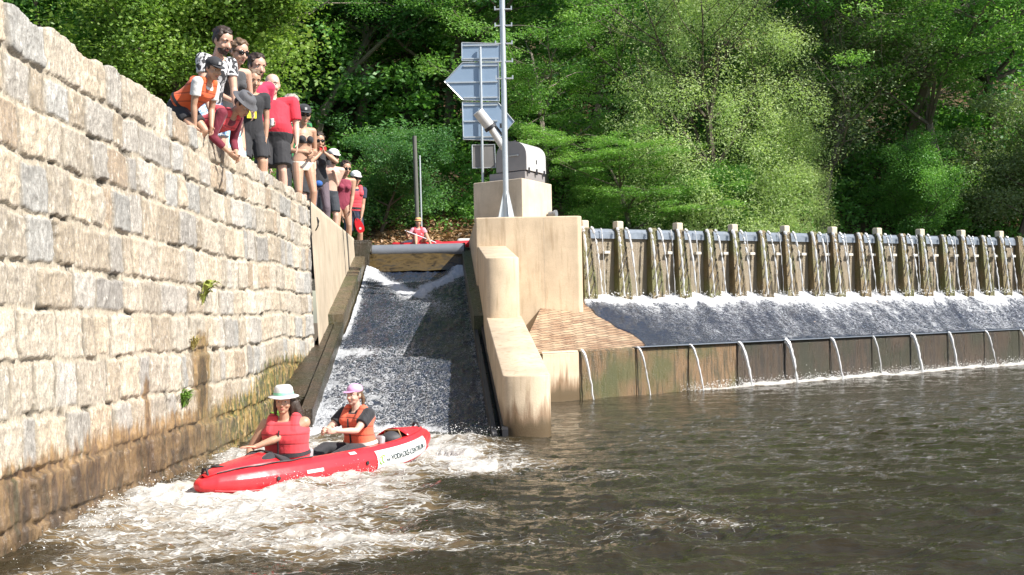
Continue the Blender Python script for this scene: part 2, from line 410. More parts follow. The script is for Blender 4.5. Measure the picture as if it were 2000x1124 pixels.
# ---- raft chute body
def build_chute_body():
    S = np.linspace(15.5, 34.6, 30)
    o = MB()
    bot = [(chute_l(15.5)-.25, 15.5, -1.4), (chute_r(15.5)+.15, 15.5, -1.4), (chute_r(34.6)+.15, 34.6, -1.4), (chute_l(34.6)-.25, 34.6, -1.4)]
    top = [(float(x), y, float(chute_z(y))-.22) for x, y, _ in bot]
    o.hull([tuple(map(float, b)) for b in bot], top)
    r = o.build('raft_chute', M_WET); tag(r, 'long sloping concrete raft chute carrying white water between wall and pier', 'chute')
    # right side guide plate and rails
    b = MB()
    def q(da, db, x0, x1, zo, th):
        pts = lambda d: [(float(chute_r(d))+x0, d, float(chute_z(d))+zo-th), (float(chute_r(d))+x1, d, float(chute_z(d))+zo-th), (float(chute_r(d))+x1, d, float(chute_z(d))+zo), (float(chute_r(d))+x0, d, float(chute_z(d))+zo)]
        b.hull(pts(da), pts(db))
    q(24.2, 34.4, -.02, .26, .42, .7)
    p1 = b.build('side_plate', M_MOSSD, r)
    b = MB(); q(16.7, 24.15, -.02, .05, .16, .4); b.build('guide_rail', M_DARKM, r)
    b = MB(); q(16.7, 24.15, .12, .20, .22, .5); b.build('guide_rail', M_DARKM, r)
    b = MB(); q(16.7, 24.15, .05, .12, .02, .4); b.build('guide_channel', M_WET, r)
M_MOSSD = m_wetwall('dark mossy plate', (.02, .022, .025), (.035, .04, .03), (.03, .05, .015))
build_chute_body()
# ---- tilting gate at the head of the chute
def build_gate():
    a = Vector((-4.02, 34.6, 0)); b_ = Vector((-1.32, 34.45, 0))
    o = empty('flap_gate', ((a+b_)/2+Vector((0, 0, 3.4))), 0, 'grey steel flap gate lying across the head of the chute', 'gate'); inv = -o.location
    n = 14; prof = []
    for i in range(n+1):
        t = i/n; ang = R(-80+190*t); prof.append((.0-.19*math.cos(ang), 3.49+.19*math.sin(ang)))
    V = []; 
    for k in range(12):
        p = a.lerp(b_, k/11)
        for (y, z) in prof: V.append((p.x+inv.x, p.y+y+inv.y, z+inv.z))
        V.append((p.x+inv.x, p.y+.5+inv.y, 3.66+inv.z))
    npmesh('gate_leaf', V, gridf(12, n+2), M_STEELG, o)
    for p in (a, b_): MB().box((p.x+inv.x, p.y+.1+inv.y, 3.5+inv.z), (.05, .4, .38)).build('end_plate', M_DARKM, o)
    return o
M_STEELG = plain('matt grey painted steel', (.20, .215, .24), .45, .2, .2, 5, .2)
build_gate()

# ---- right pier
def build_pier():
    o = empty('concrete_pier', (.3, 28, 0), 0, 'stepped tan concrete pier with rounded noses between chute and weir', 'pier'); iv = Vector((-.3, -28, 0))
    # main block
    def tr(b):
        for v in b.bm.verts: v.co += iv
    b = MB()
    base = [(-.80, 28.0), (-.12, 27.93), (1.53, 28.0), (1.62, 28.1), (1.7, 36.5), (-1.25, 36.5)]
    b.hull([(x, y, -.6) for x, y in base], [(x, y, 3.88) for x, y in base]); tr(b)
    b.build('main_block', M_CONC, o, bev=.025)
    b = MB()
    for X_ in (.75,): b.box((X_, 27.967, 2.85), (.008, .004, 2.0))
    tr(b); b.build('shutter_joint', M_CONCL, o)
    # stepped nosing walls: outline in plan with a rounded nose, sloped top
    def nose(name, dn, df, zn, zf, wn, wf, xn, xf, mat, sp=.0):
        # xn/xf centre x at near/far, wn/wf widths
        n = 12; pts = []
        r = wn/2
        for i in range(n+1):
            a_ = math.pi+math.pi*i/n
            pts.append((xn+r*math.cos(a_), dn+r*.55+r*.55*math.sin(a_)))
        pts.append((xf+wf/2, df)); pts.append((xf-wf/2, df))
        L = df-dn
        zt = lambda y: zn+(zf-zn)*max(0, (y-dn-.25)/(L-.25))
        b = MB(); b.hull([(x, y, -.6) for x, y in pts], [(x, y, zt(y)) for x, y in pts]); tr(b)
        return b.build(name, mat, o, smooth=True, bev=.02, ang=50)
    nose('upper_nose', 21.9, 28.2, 2.69, 3.24, .60, .64, -.17, -.45, M_CONC)
    nose('lower_nose', 16.75, 22.15, .84, 1.64, .66, .64, .17, -.16, M_PIER)
    return o
build_pier()
# plinth on the pier
def quadbox(b, corners, z0, z1): b.hull([(x, y, z0) for x, y in corners], [(x, y, z1) for x, y in corners])
pl = [(-.88, 29.4), (.28, 28.45), (1.02, 30.0), (-.1, 31.0)]
b = MB(); quadbox(b, pl, 3.89, 4.82)
PLN = b.build('plinth', M_PALE, bev=.02); tag(PLN, 'square pale concrete plinth on top of the pier under the drive housing', 'plinth')
# ---- drive housing
def build_housing():
    ax = Vector((.74, 1.55, 0)).normalized()                # depth axis
    rt = Vector((1.16, -.95, 0)).normalized()               # along the dark front
    C0 = Vector((-.32, 29.35, 4.83))                         # left near corner
    o = empty('drive_housing', C0, 0, 'grey steel winch housing with an arched cover on the plinth', 'housing')
    M_A = plain('dark and shade grey enamel', (.27, .25, .245), .45, .1, .1, 8, .05); M_B = plain('light grey enamel', (.52, .51, .50), .4, .1, .1, 8, .05)
    W = .92; D = 1.15; h0 = .22; 
    b = MB(); f0 = rt*-.22
    b.hull([f0, f0+rt*(W+.18), f0+rt*(W+.18)+ax*D, f0+ax*D], [p+Vector((0, 0, .2)) for p in (f0, f0+rt*(W+.18), f0+rt*(W+.18)+ax*D, f0+ax*D)])
    b.build('bed_frame', M_A, o, bev=.01)
    def prof(w0, w1, hs, hc, n=16):
        p = [rt*w0+Vector((0, 0, h0)), rt*w1+Vector((0, 0, h0))]
        p = [p[0]]; c = (w0+w1)/2; r = (w1-w0)/2
        for i in range(n+1):
            a_ = math.pi*(1-i/n); p.append(rt*(c+r*math.cos(a_))+Vector((0, 0, hs+(hc-hs)*math.sin(a_)**.8)))
        p.append(rt*w1+Vector((0, 0, h0))); return p
    P_ = prof(0, W, .55, .93)
    b = MB(); b.prism([p+ax*.03 for p in P_], ax*(D-.05)); b.build('arched_cover', M_B, o, smooth=True)
    b = MB(); b.prism(P_, ax*.028); b.build('front_plate', M_A, o)  # darker grey than the cover puts the front's shaded side into the colour
    b = MB(); q = rt*.55+Vector((0, 0, .58)); b.tube([q-ax*.03-rt*.13, q-ax*.03+rt*.13], .014, 6); b.tube([q-ax*.03+rt*.13, q+rt*.13], .02, 8); b.build('handle', M_GALV, o)
    b = MB()
    for t in (.2, .8):
        q = rt*(W*.5)+ax*(D*t)+Vector((0, 0, .93)); MB().tube([q, q+Vector((0, 0, .05))], .03, 8).build('lifting_eye', M_DARKM, o)
    b = MB()
    for t in (.12, .5, .88):
        q = rt*(W+.006)+ax*(D*t)+Vector((0, 0, .27)); MB().box(q-Vector((0, 0, .06)), (.05, .05, .14)).build('foot', M_DARKM, o)
    b = MB(); q = rt*(W+.002)+ax*(D*.5)+Vector((0, 0, .45)); b.box(q, (.03, .03, .09)); b.build('latch', M_DARKM, o)
    # thick telescopic cylinder leaning up to the left
    a0 = at(990, 300, 29.3); a1 = at(957, 248, 29.2); a2 = at(933, 218, 29.1)
    o2 = empty('lift_cylinder', a0, 0, 'grey telescopic lift cylinder slanting up left out of the housing', 'cylinder'); z = Vector(a0)
    MB().tube([a0-z, a1-z], .085, 16).build('inner_tube', M_B, o2, smooth=True)
    dr = (a2-a1).normalized()
    MB().tube([a1-z, a2-z], .135, 20).build('outer_tube', M_B, o2, smooth=True)
    MB().tube([a1-z-dr*.05, a1-z+dr*.03], .155, 20).build('collar', M_DARKM, o2, smooth=True)
    MB().tube([a1-z+Vector((.1, 0, .05)), a0-z+Vector((.12, 0, .15))], .03, 8).box(a1-z+Vector((.3, 0, .02)), (.14, .1, .1)).build('hydraulic_line', M_DARKM, o2, smooth=True)
build_housing()
# pipe end right of the plinth
c = at(1083, 417, 29.6)
b = MB(); b.tube([c+Vector((-.12, .1, -.02)), c+Vector((.04, 0, -.02))], .075, 14).tube([c+Vector((.0, .02, -.02)), c+Vector((.05, 0, -.02))], .1, 14)
tag(b.build('pipe_stub', M_STEELG, None, True), 'short grey pipe stub at the right foot of the plinth', 'pipe')
# ---- mast
def build_mast():
    base = at(989, 422, 28.35); base.z = 3.885
    o = empty('antenna_mast', base, 0, 'tall galvanised mast with short cross arms and gusseted foot', 'mast')
    top = at(979, -60, 28.3)-base; top.x = -.0; top.z = 5.9
    MB().tube([(0, 0, 0), top], .065, 16).build('pole', M_GALV, o, smooth=True)
    for y in (20, 52, 87, 122, 155):
        p = at(980+y*.025, y, 28.35)-base
        b = MB(); b.tube([(p.x*0-.17, -.07, p.z), (.21, -.07, p.z)], .018, 8)
        b.box((-.17, -.07, p.z+.025), (.03, .03, .09)); b.box((.21, -.07, p.z+.025), (.03, .03, .09))
        b.build('cross_arm', M_GALV, o)
    for a_ in (0, 90, 180, 270):
        c_, s_ = math.cos(R(a_+20)), math.sin(R(a_+20)); b = MB()
        t = Vector((-s_, c_, 0))*.006
        b.prism([Vector((c_*.06, s_*.06, 0))-t, Vector((c_*.2, s_*.2, 0))-t, Vector((c_*.065, s_*.065, .62))-t], t*2)
        b.build('gusset', M_GALV, o)
    MB().box((0, 0, .006), (.46, .46, .012)).build('base_plate', M_GALV, o)
build_mast()
# ---- sign post seen from the back
def build_signs():
    base = at(943, 350, 30.2); base.z = 4.83
    base = Vector((at(943, 350, 29.75).x, 29.75, 4.825))
    o = empty('sign_post', base, 0, 'galvanised post carrying blank backs of four river navigation signs', 'sign post')
    d = base.y; ps = F/d
    M_AL = N('brushed sign aluminium'); n = M_AL.noise(M_AL.obj(), 2.5, 4); M_AL.P(Base_Color=M_AL.mix(n, (.22, .31, .43), (.30, .39, .50)), Roughness=.42, Metallic=.25); M_AL.bump(n, .1, .01); M_AL = M_AL.m
    M_BR = plain('weathered sign back', (.20, .19, .18), .5, .2, .3, 3)
    MB().tube([(0, 0, 0), (0, 0, 3.35)], .032, 12).build('post', M_GALV, o, smooth=True)
    def board(poly, name, mat, ribs, dy):
        P_ = [at(x, y, d+dy)-base for x, y in poly]
        b = MB(); b.prism(P_, (0, .012, 0)); s = b.build(name, mat, o)
        rim = MB(); rim.tube([p+Vector((0, -.008, 0)) for p in P_]+[P_[0]+Vector((0, -.008, 0))], .014, 6, cap=False); rim.build('rim', M_GALV, s)
        for (x0, x1, y) in ribs:
            a_ = at(x0, y, d+dy)-base; c_ = at(x1, y, d+dy)-base
            MB().box(((a_+c_)/2+Vector((0, -.018, 0))), ((c_-a_).length, .02, .035)).build('rib', M_GALV, s)
    board([(902, 84), (977, 86), (977, 121), (902, 119)], 'signboard', M_AL, [(905, 974, 89), (905, 974, 115)], .08)
    board([(868, 160), (903, 123), (974, 123), (975, 198), (904, 196)], 'signboard', M_AL, [(905, 972, 129), (872, 972, 161), (905, 972, 191)], .06)
    board([(903, 200), (973, 201), (1004, 238), (973, 275), (905, 273)], 'signboard', M_AL, [(906, 972, 206), (906, 972, 237), (906, 972, 268)], .08)
    board([(922, 284), (966, 283), (968, 328), (923, 329)], 'signboard', M_BR, [], .06)
build_signs()

# ---- weir
W0 = Vector((1.50, 29.5, 0)); W1 = Vector((15.9, 38.1, 0)); WD = (W1-W0).normalized(); WN = Vector((WD.y, -WD.x, 0))
S0 = Vector((.73, 23.2, 0)); S1 = Vector((14.3, 34.3, 0)); SD = (S1-S0).normalized(); SN = Vector((SD.y, -SD.x, 0))
WT = 3.70; WB = 2.02; ST = .95
def on_weir(x, y=450, off=0.):
    """distance along the weir line whose top shows at photo column x"""
    lo, hi = -2., 40.
    for _ in range(40):
        mi = (lo+hi)/2; p = W0+WD*mi+WN*off; px = proj((p.x, p.y, 3.6))[0]
        if px < x: lo = mi
        else: hi = mi
    return lo
CAPS = [1155, 1223, 1340, 1448, 1550, 1643, 1731, 1815, 1895, 1970]
BROWN = [1287, 1398, 1502, 1602, 1693, 1777, 1857, 1935]
def build_weir():
    o = empty('flap_weir', W0, math.atan2(WD.y, WD.x), 'weir of brown steel flaps between mossy concrete buttresses with pale caps', 'weir')
    # local: x along, -y downstream, z up
    bt = sorted([(on_weir(x, off=.35), 1) for x in CAPS]+[(on_weir(x, off=.35), 0) for x in BROWN])
    last = bt[-1][0]; step = .86
    for k in range(8): bt.append((last+step*(k+1), k % 2 == 1))
    xs = [p for p, _ in bt]
    edges = [-.2]+xs+[xs[-1]+1.]
    for i, (a, c) in enumerate(zip(edges, edges[1:])):
        b = MB(); pr = [(-.02, WB-.7), (.02, WT-.2), (.08, WT-.2), (.3, WB-.7)]
        b.prism([(a, y, z) for y, z in pr], (c-a-.002, 0, 0)); pnl = b.build('flap_panel', M_FLAP, o)
        b = MB(); pr = [(-.05, WT-.24), (-.035, WT-.08), (.02, WT-.01), (.1, WT+.01), (.3, WT-.03), (.3, WT-.24)]
        b.prism([(a, y, z) for y, z in pr], (c-a-.002, 0, 0)); b.build('sill_plate', M_STEELB, pnl)
        if i % 2 == 1 or i > 2:
            m_ = (a+c)/2+.1
            b = MB(); b.box((m_-.0, -.08, WT-.58), (.17, .1, .07), bev=.01); b.build('lug', plain('pale lug', (.6, .56, .48), .6), pnl)
    MX = plain('pale cap concrete', (.55, .48, .36), .8, 0, .2)
    for i, (x, cap) in enumerate(bt):
        t = .20; t2 = .36
        b = MB(); sec = [(.2, WT-.05, t), (-.06, WT+.05, t), (-.11, WT+.0, t), (-.14, WT-.25, t*1.05), (-.28, WB+.1, t2), (-.30, WB-.7, t2), (.2, WB-.7, t2)]
        b.hull([(x-.5*w_+.00, y, z) for y, z, w_ in sec], [(x+.5*w_+.03, y, z) for y, z, w_ in sec])
        f = b.build('buttress', M_MOSS, o, bev=.012)
        rb = random.Random(i)
        for q in range(4):            # slanting dark ribs on the front face
            z0 = WT-.42-.30*q+rb.uniform(-.05, .05); L_ = rb.uniform(.45, .62); yy = lambda z: -.14-.14*(WT-.25-z)/(WT-.25-WB-.1)-.008
            b = MB(); b.tube([(x+.14, yy(z0), z0), (x-.13, yy(z0-L_), z0-L_)], [.016, .022], 5); b.build('rib', M_WOODD, f)
        if cap:
            b = MB(); b.box((x, -.02, WT+.09), (.2, .2, .2), bev=.03); b.build('cap', MX, f)
    return o, bt
M_WOODD = plain('dark weathered rib', (.06, .045, .03), .6)
WEIR, BT = build_weir()
# solid body under apron and the step with its face
def m_paving():
    m = N('stone paving of the apron'); v = m.obj()
    br = m.n('ShaderNodeTexBrick', {'Vector': m.n('ShaderNodeVectorMath', {0: m.mp(v, (1, 1, 1), (0, 0, R(-52))), 1: m.n('ShaderNodeVectorMath', {0: m.n('ShaderNodeTexNoise', {'Vector': v, 'Scale': 2.2, 'Detail': 4}).outputs['Color'], 1: (.13, .07, 0)}, operation='MULTIPLY').outputs[0]}, operation='ADD').outputs[0], 'Color1': (.34, .22, .14, 1), 'Color2': (.50, .37, .24, 1), 'Mortar': (.10, .07, .05, 1), 'Scale': 1.0, 'Mortar Size': .018, 'Mortar Smooth': .4, 'Brick Width': .40, 'Row Height': .15}, offset=.5)
    n1 = m.noise(v, 2, 5); n2 = m.noise(v, 25, 4, .7)
    c = m.mix(m.ramp(n1, [(.42, 0), (.6, .8)]), br.outputs[0], m.mix(1, br.outputs[0], (.55, .42, .36), 'MULTIPLY'))
    c = m.mix(m.ramp(n2, [(.3, .5), (.5, 0)]), c, (.66, .52, .36))
    m.P(Base_Color=c, Roughness=m.mix(n1, (.3,)*3, (.7,)*3)); m.bump(m.math('ADD', m.math('MULTIPLY', br.outputs[1], -1), m.math('MULTIPLY', n2, .4)), .9, .03)
    return m.m
M_WETL = m_wetwall('olive brown step face', (.05, .04, .018), (.22, .13, .06), (.07, .08, .02))
def build_step():
    o = empty('weir_step', S0, math.atan2(SD.y, SD.x), 'low concrete step below the weir apron, tan near the pier then dark and wet', 'step')
    L = 30.
    # face slabs, joints shown in the photograph
    js = []
    for x in (1060, 1132, 1242, 1345, 1440, 1532, 1620, 1702, 1778, 1850, 1922, 1990):
        lo, hi = -1.5, 40
        for _ in range(40):
            mi = (lo+hi)/2; p = S0+SD*mi; px = proj((p.x, p.y, .5))[0]
            if px < x: lo = mi
            else: hi = mi
        js.append(lo)
    js += [js[-1]+1.3*(k+1) for k in range(10)]
    for i, (a, c) in enumerate(zip(js, js[1:])):
        b = MB(); b.prism([(a+.012, 0, -.7), (a+.012, 0, ST-.05), (a+.012, .03, ST), (a+.012, .5, ST), (a+.012, .5, -.7)], (c-a-.024, 0, 0))
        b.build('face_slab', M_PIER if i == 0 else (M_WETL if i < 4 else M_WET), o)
    b = MB(); b.box((15, .3, .1), (32, .5, 1.55)); b.build('core', M_WET, o)
    b = MB(); b.box(((js[2]+L)/2+.0, .04, ST+.006), (L-js[2], .12, .022), bev=.006); b.build('edge_strip', M_STEELB, o)
    return js
M_PAVE = m_paving()
JS = build_step()
def apron_pt(u, v):
    """u along (metres), v 0 at the step edge, 1 at the weir foot"""
    a = S0+SD*u; b_ = W0+WD*(u*16.5/17.5)-WN*(-.0)
    p = a.lerp(b_, v); z = ST-.03+(WB-ST+.03)*(v**1.25)
    return (p.x, p.y, z)
V = [apron_pt(u, v) for v in np.linspace(0, 1, 16) for u in np.linspace(-.9, 30, 60)]
tag(npmesh('apron', V, gridf(16, 60), M_PAVE), 'sloping paved stone apron, dry tan blocks beside the pier', 'apron')
# ---- upstream river and pole
# ================================================================ water
def m_water(name, deep=(.020, .022, .014), tan=(.34, .235, .12), sc=1.0, rough=.05, strv=(1, 1, 1), bst=(.8, 2.3, 1), bd=.17, wr=((.56, 0), (.68, .55), (.92, 1)), wc=(.56, .55, .52), b1s=1.7, b2w=.16, rotz=0):
    m = N(name); v = m.obj(); fo = m.attr('foam', 'Fac')
    v = m.mp(v, rot=(0, 0, rotz)); vv = m.mp(v, strv)
    n1 = m.noise(vv, 3.2*sc, 7, .68, .8); n2 = m.noise(vv, 9*sc, 5, .65, 1.2)
    n3 = m.noise(m.mp(v, (1.6, 3.2, 1)), 2.6*sc, 6, .6, .5)
    cells = m.math('SUBTRACT', 1, m.math('MULTIPLY', m.n('ShaderNodeTexVoronoi', {'Vector': m.n('ShaderNodeVectorMath', {0: vv, 1: m.n('ShaderNodeTexNoise', {'Vector': vv, 'Scale': 3.*sc, 'Detail': 3}).outputs['Color']}, operation='ADD').outputs[0], 'Scale': 5.5*sc}, feature='DISTANCE_TO_EDGE').outputs['Distance'], 4.5))
    lace = m.math('MAXIMUM', m.math('ADD', m.math('MULTIPLY', n1, .76), m.math('MULTIPLY', n2, .24)), m.math('MULTIPLY', cells, .80))
    t = m.math('ADD', lace, m.math('MULTIPLY', m.math('SUBTRACT', fo, .5), 1.0))
    white = m.ramp(t, list(wr))
    aer = m.ramp(m.math('ADD', fo, m.math('MULTIPLY', m.math('SUBTRACT', n3, .5), .5)), [(.38, 0), (.85, 1)])
    c = m.mix(m.math('MULTIPLY', aer, .75), deep, tan)
    c = m.mix(white, c, wc)
    m.P(Base_Color=c, Roughness=m.mix(white, (rough,)*3, (.65,)*3), IOR=1.33, Specular_IOR_Level=.5)
    b1 = m.noise(m.mp(v, bst), b1s*sc, 6, .62, .5); b2 = m.noise(m.mp(v, bst), 9*sc, 4, .6, .8)
    hh = m.math('ADD', m.math('ADD', b1, m.math('MULTIPLY', b2, b2w)), m.math('MULTIPLY', m.math('MULTIPLY', white, n2), .5))
    m.bump(hh, .9, bd)
    return m.m
M_RIVER = m_water('river water', (.029, .023, .012), sc=.8, strv=(.75, 2.0, 1), bd=.088, b1s=1.4, b2w=.10)
M_CHUTE = m_water('chute water', (.016, .024, .045), (.09, .10, .12), 1.25, .07, (1.2, .65, .8), (1.4, 1.0, 1), .13, ((.57, 0), (.62, .6), (.78, 1)), (.56, .575, .60), 1.1, .22)

BOW = Vector((-3.08, 12.1, 0)); STERN = Vector((-1.13, 14.8, 0))
BD = (STERN-BOW).normalized(); BL = (STERN-BOW).length
def segd(x, y, a, b):
    ax, ay = a; bx, by = b; dx, dy = bx-ax, by-ay; t = np.clip(((x-ax)*dx+(y-ay)*dy)/(dx*dx+dy*dy), 0, 1)
    return np.hypot(x-ax-t*dx, y-ay-t*dy)
def river():
    ds = [3.5]
    while ds[-1] < 46: ds.append(ds[-1]+max(.018, .00028*ds[-1]**2*.85))
    D = np.array(ds); A = np.linspace(-.62, .86, 900)
    X = A[None, :]*D[:, None]; Y = np.broadcast_to(D[:, None], X.shape)
    keep = X > wall_x(Y)-.3
    X = np.where(keep, X, wall_x(Y)-.3)
    # foam field
    f = np.zeros_like(X)
    # plume from the foot of the chute, drifting towards the camera's left
    f += .95*np.exp(-(segd(X, Y, (-2.4, 16.8), (-.9, 16.2))/1.2)**2)
    f += .34*np.exp(-(segd(X, Y, (-2.9, 15.0), (-2.7, 6.5))/1.3)**2)+.27*np.exp(-(segd(X, Y, (-1.6, 12.0), (-1.2, 8.0))/1.2)**2)
    f += .75*np.exp(-(segd(X, Y, (-1.2, 15.6), (-.3, 14.0))/.75)**2)
    f += .55*np.exp(-(segd(X, Y, (-3.3, 15.5), (-3.3, 11.6))/.8)**2)
    f += .62*np.exp(-(segd(X, Y, (-2.4, 11.2), (-1.0, 13.4))/.75)**2)
    f += .45*np.exp(-(segd(X, Y, (-3.4, 10.6), (-2.6, 7.0))/.85)**2)
    f += .28*np.exp(-(segd(X, Y, (-2.4, 11.3), (-1.5, 9.6))/.75)**2)
    f += .40*np.exp(-(segd(X, Y, (-.9, 11.2), (.7, 10.2))/.75)**2)
    f += .42*np.exp(-(segd(X, Y, (-.4, 13.8), (1.4, 12.2))/.8)**2)
    f += .30*np.exp(-(segd(X, Y, (-1.3, 9.2), (1.2, 9.8))/.8)**2)
    f += .20*np.exp(-(segd(X, Y, (.6, 8.6), (2.2, 10.6))/.8)**2)
    # along the boat's side
    f += .75*np.exp(-((segd(X, Y, (BOW.x, BOW.y), (STERN.x, STERN.y))-.5)/.2)**2)
    # foot of the step
    off = (X-S0.x)*SN.x+(Y-S0.y)*SN.y; al = (X-S0.x)*SD.x+(Y-S0.y)*SD.y
    f += .95*np.exp(-((off-.12)/.2)**2)*sst(3.2, 5, al)
    big = fbm(X*.8, Y*.8+4, 5, 4)
    f = np.where(X > -.2, np.minimum(f, .62-.2*sst(-.2, 1.2, X)*sst(19, 17, Y)), f)
    stk = ridge(X*.9+.3*Y, Y*2.2-.5*X, 17, 4)
    f = f*(.24+.78*big+.60*(stk-.35)); f = np.where(f > .60, .60+(f-.60)*.30, f); f += .8*np.exp(-((off-.14)/.17)**2)*sst(3.0, 4.5, al)*(.6+.5*vn(X*4, Y*4, 26))
    # wave height
    wav = .05*(fbm(X*.9+2, Y*1.5, 11, 3)-.5)+.035*(ridge(X*1.6+.4*Y, Y*2.8, 12, 3)-.5)+.016*(fbm(X*5, Y*9, 13, 3)-.5)+.06*(fbm(X*1.7, Y*3.4, 14, 3)-.5)
    rough = np.clip(f, 0, 1)
    wav += rough*(.20*(fbm(X*1.9, Y*2.1, 21, 4)-.42)+.07*(ridge(X*6, Y*7, 22, 3)-.5))
    wav += .12*np.exp(-(segd(X, Y, (-2.4, 16.6), (-.7, 16.1))/.5)**2)
    wav += .05*np.exp(-((segd(X, Y, (BOW.x, BOW.y), (STERN.x, STERN.y))-.55)/.12)**2)*(.3+1.2*vn(X*5, Y*5, 24))
    wav += .13*np.exp(-((off-.10)/.13)**2)*sst(3.6, 6, al)*(.3+.9*vn(X*5, Y*5, 25))
    wav *= 1+.5*sst(13, 9, Y)*sst(-1, 1, X)
    calm = sst(15, 26, Y); wav *= (1-.45*calm)
    # hollow under the boat so that water never rises inside it
    bt = segd(X, Y, (BOW.x, BOW.y), (STERN.x, STERN.y))
    wav = np.where(bt < .40, np.minimum(wav, -.03), np.where(bt < .62, np.minimum(wav, .02+(bt-.40)*.35), wav))
    V = np.stack([X, Y, wav], -1).reshape(-1, 3)
    o = npmesh('river_water', V, gridf(len(D), 900), M_RIVER, attrs={'foam': np.clip(f, 0, 1.2)})
    tag(o, kind='structure')
    # the rest of the river, behind and beside the camera
    Vv = [(-30, -60, -.06), (80, -60, -.06), (80, 60, -.12), (-4, 60, -.12)]
    o = npmesh('river_water', Vv, [(0, 1, 2, 3)], M_RIVER, attrs={'foam': [0]*4}); tag(o, kind='structure')
river()
def chute_water():
    S = np.concatenate([np.arange(15.2, 22, .03), np.arange(22, 34.75, .045)]); T = np.linspace(0, 1, 120)
    S2, T2 = np.meshgrid(S, T, indexing='ij')
    X = chute_l(S2)*(1-T2)+chute_r(S2)*T2+np.where(T2 < .5, -.22*(1-2*T2)*sst(25, 24, S2), 0)
    Z = chute_z(S2).copy()
    u = (X-(chute_l(S2)+chute_r(S2))/2)
    edge = np.minimum(T2, 1-T2)
    f = .36+.0*X
    f += .38*np.exp(-(T2/.045)**2)+.12*np.exp(-((1-T2)/.05)**2)
    # V of white shoulders under the gate
    k = sst(28.5, 34, S2); f += .52*np.exp(-((np.abs(T2-.5)-.05-.42*sst(29.5, 34, S2))/.11)**2)*sst(28.3, 30, S2)
    f -= .3*sst(31, 34, S2)*np.exp(-((T2-.5)/.28)**2)
    f += .13*sst(24.0, 19.5, S2)*sst(.80, .2, T2)+.12*sst(24.3, 21.5, S2)*sst(1.0, .3, T2)
    f += .28*np.exp(-((S2-23.2)/.5)**2)*sst(.75, .2, T2)
    f += .2*np.exp(-((S2-28)/1.2)**2)*np.exp(-((T2-.75)/.2)**2)  # sunlit streak right of the middle, put in as extra foam
    f += 1.0*sst(18.2, 16.9, S2)*sst(.9, .5, T2)+.5*sst(17.4, 16.6, S2)
    f = f*(.78+.44*fbm(X*1.6, S2*.7, 61, 4))
    Z = Z+.075*(fbm(X*3.2, S2*1.6, 62, 4)-.5)+.05*(ridge(X*5, S2*2.2, 63, 3)-.5)+.05*np.clip(f-.5, 0, 1)+.035*(fbm(X*11, S2*7, 64, 3)-.5)
    Z += sst(30.5, 34, S2)*(.10*np.exp(-(T2/.15)**2)+.10*np.exp(-((1-T2)/.15)**2))-.04
    # sheet under the gate
    Z = np.where(S2 > 34.3, Z+(S2-34.3)*.9, Z)
    V = np.stack([X, S2, Z], -1).reshape(-1, 3)
    o = npmesh('chute_water', V, gridf(len(S), 120), M_CHUTE, attrs={'foam': np.clip(f, 0, 1.2).ravel()}); tag(o, kind='structure')
    m = N('glassy water sheet'); v = m.obj(); n = m.noise(m.mp(v, (1.2, 1, 3)), 2.2, 5, .6, .5)
    m.P(Base_Color=m.ramp(n, [(.35, (.025, .018, .008)), (.5, (.085, .058, .022)), (.65, (.04, .032, .02))]), Roughness=.15, IOR=1.33); m.bump(n, .4, .04)
    X = np.linspace(-4.0, -1.34, 60); pr = [(34.42, 3.42), (34.32, 3.38), (34.22, 3.26), (34.05, 3.10), (33.7, 2.90)]
    V = np.stack([np.stack([X, np.full(60, y)-.12*(1-((X+2.67)/1.33)**2)*i/4, np.full(60, z)+.03*(vn(X*3, i, 3)-.5)], -1) for i, (y, z) in enumerate(pr)]).reshape(-1, 3)
    tag(npmesh('gate_overflow', V, gridf(5, 60), m.m), kind='structure')
chute_water()
def apron_water():
    nu, nv = 900, 130
    U = np.linspace(0, 1, nu)[None, :]; Vv = np.linspace(-.02, 1, nv)[:, None]
    # left limit: from the pier's corner at the weir foot to the step edge
    ul = 2.45-2.15*sst(0, 1, Vv)*1.0+.12*(vn(Vv*9, 0, 5)-.5)
    u = ul+(30-ul)*U**1.25; Vb = np.broadcast_to(Vv, u.shape)
    ax = S0.x+SD.x*u; ay = S0.y+SD.y*u; bx = W0.x+WD.x*u*16.5/17.5; by = W0.y+WD.y*u*16.5/17.5
    X = ax+(bx-ax)*Vb; Y = ay+(by-ay)*Vb; vc = np.clip(Vb, 0, 1)
    Z = ST-.03+(WB-ST+.03)*vc**1.25+.035
    s = u*.8; c = Vb*6
    sk = s+c*.15
    f = .33+.13*sst(0, 12, u)+.5*np.exp(-((1-Vb)/.11)**2)+.25*sst(.45, 1, Vb)
    st = fbm(sk*4.2, c*.6, 71, 5, .6)
    f = f*(.5+1.0*st)-.3*np.exp(-((u-ul)/.7)**2)*sst(.95, .7, Vb)
    f = f-.35*sst(.10, .0, Vb)
    Z = Z+.07*(fbm(sk*2.6, c*.8, 72, 4)-.5)*sst(0, .12, Vb)+.04*(ridge(sk*4, c*1.2, 73, 3)-.5)*sst(0, .1, Vb)+.10*np.exp(-((1-Vb)/.07)**2)*vn(u*4, 3, 6)
    Z = np.where(U < .003, Z-.03, Z)
    V = np.stack([X, Y, Z], -1).reshape(-1, 3)
    o = npmesh('apron_water', V, gridf(nv, nu), M_APRW, attrs={'foam': np.clip(f, 0, 1.2).ravel()}); tag(o, kind='structure')
M_APRW = m_water('apron water', (.022, .032, .058), (.09, .11, .16), 1.2, .06, (1.7, .5, .8), (1.8, .7, 1), .12, ((.57, 0), (.62, .65), (.78, 1)), (.70, .71, .73), 1.2, .2, -R(31))
apron_water()
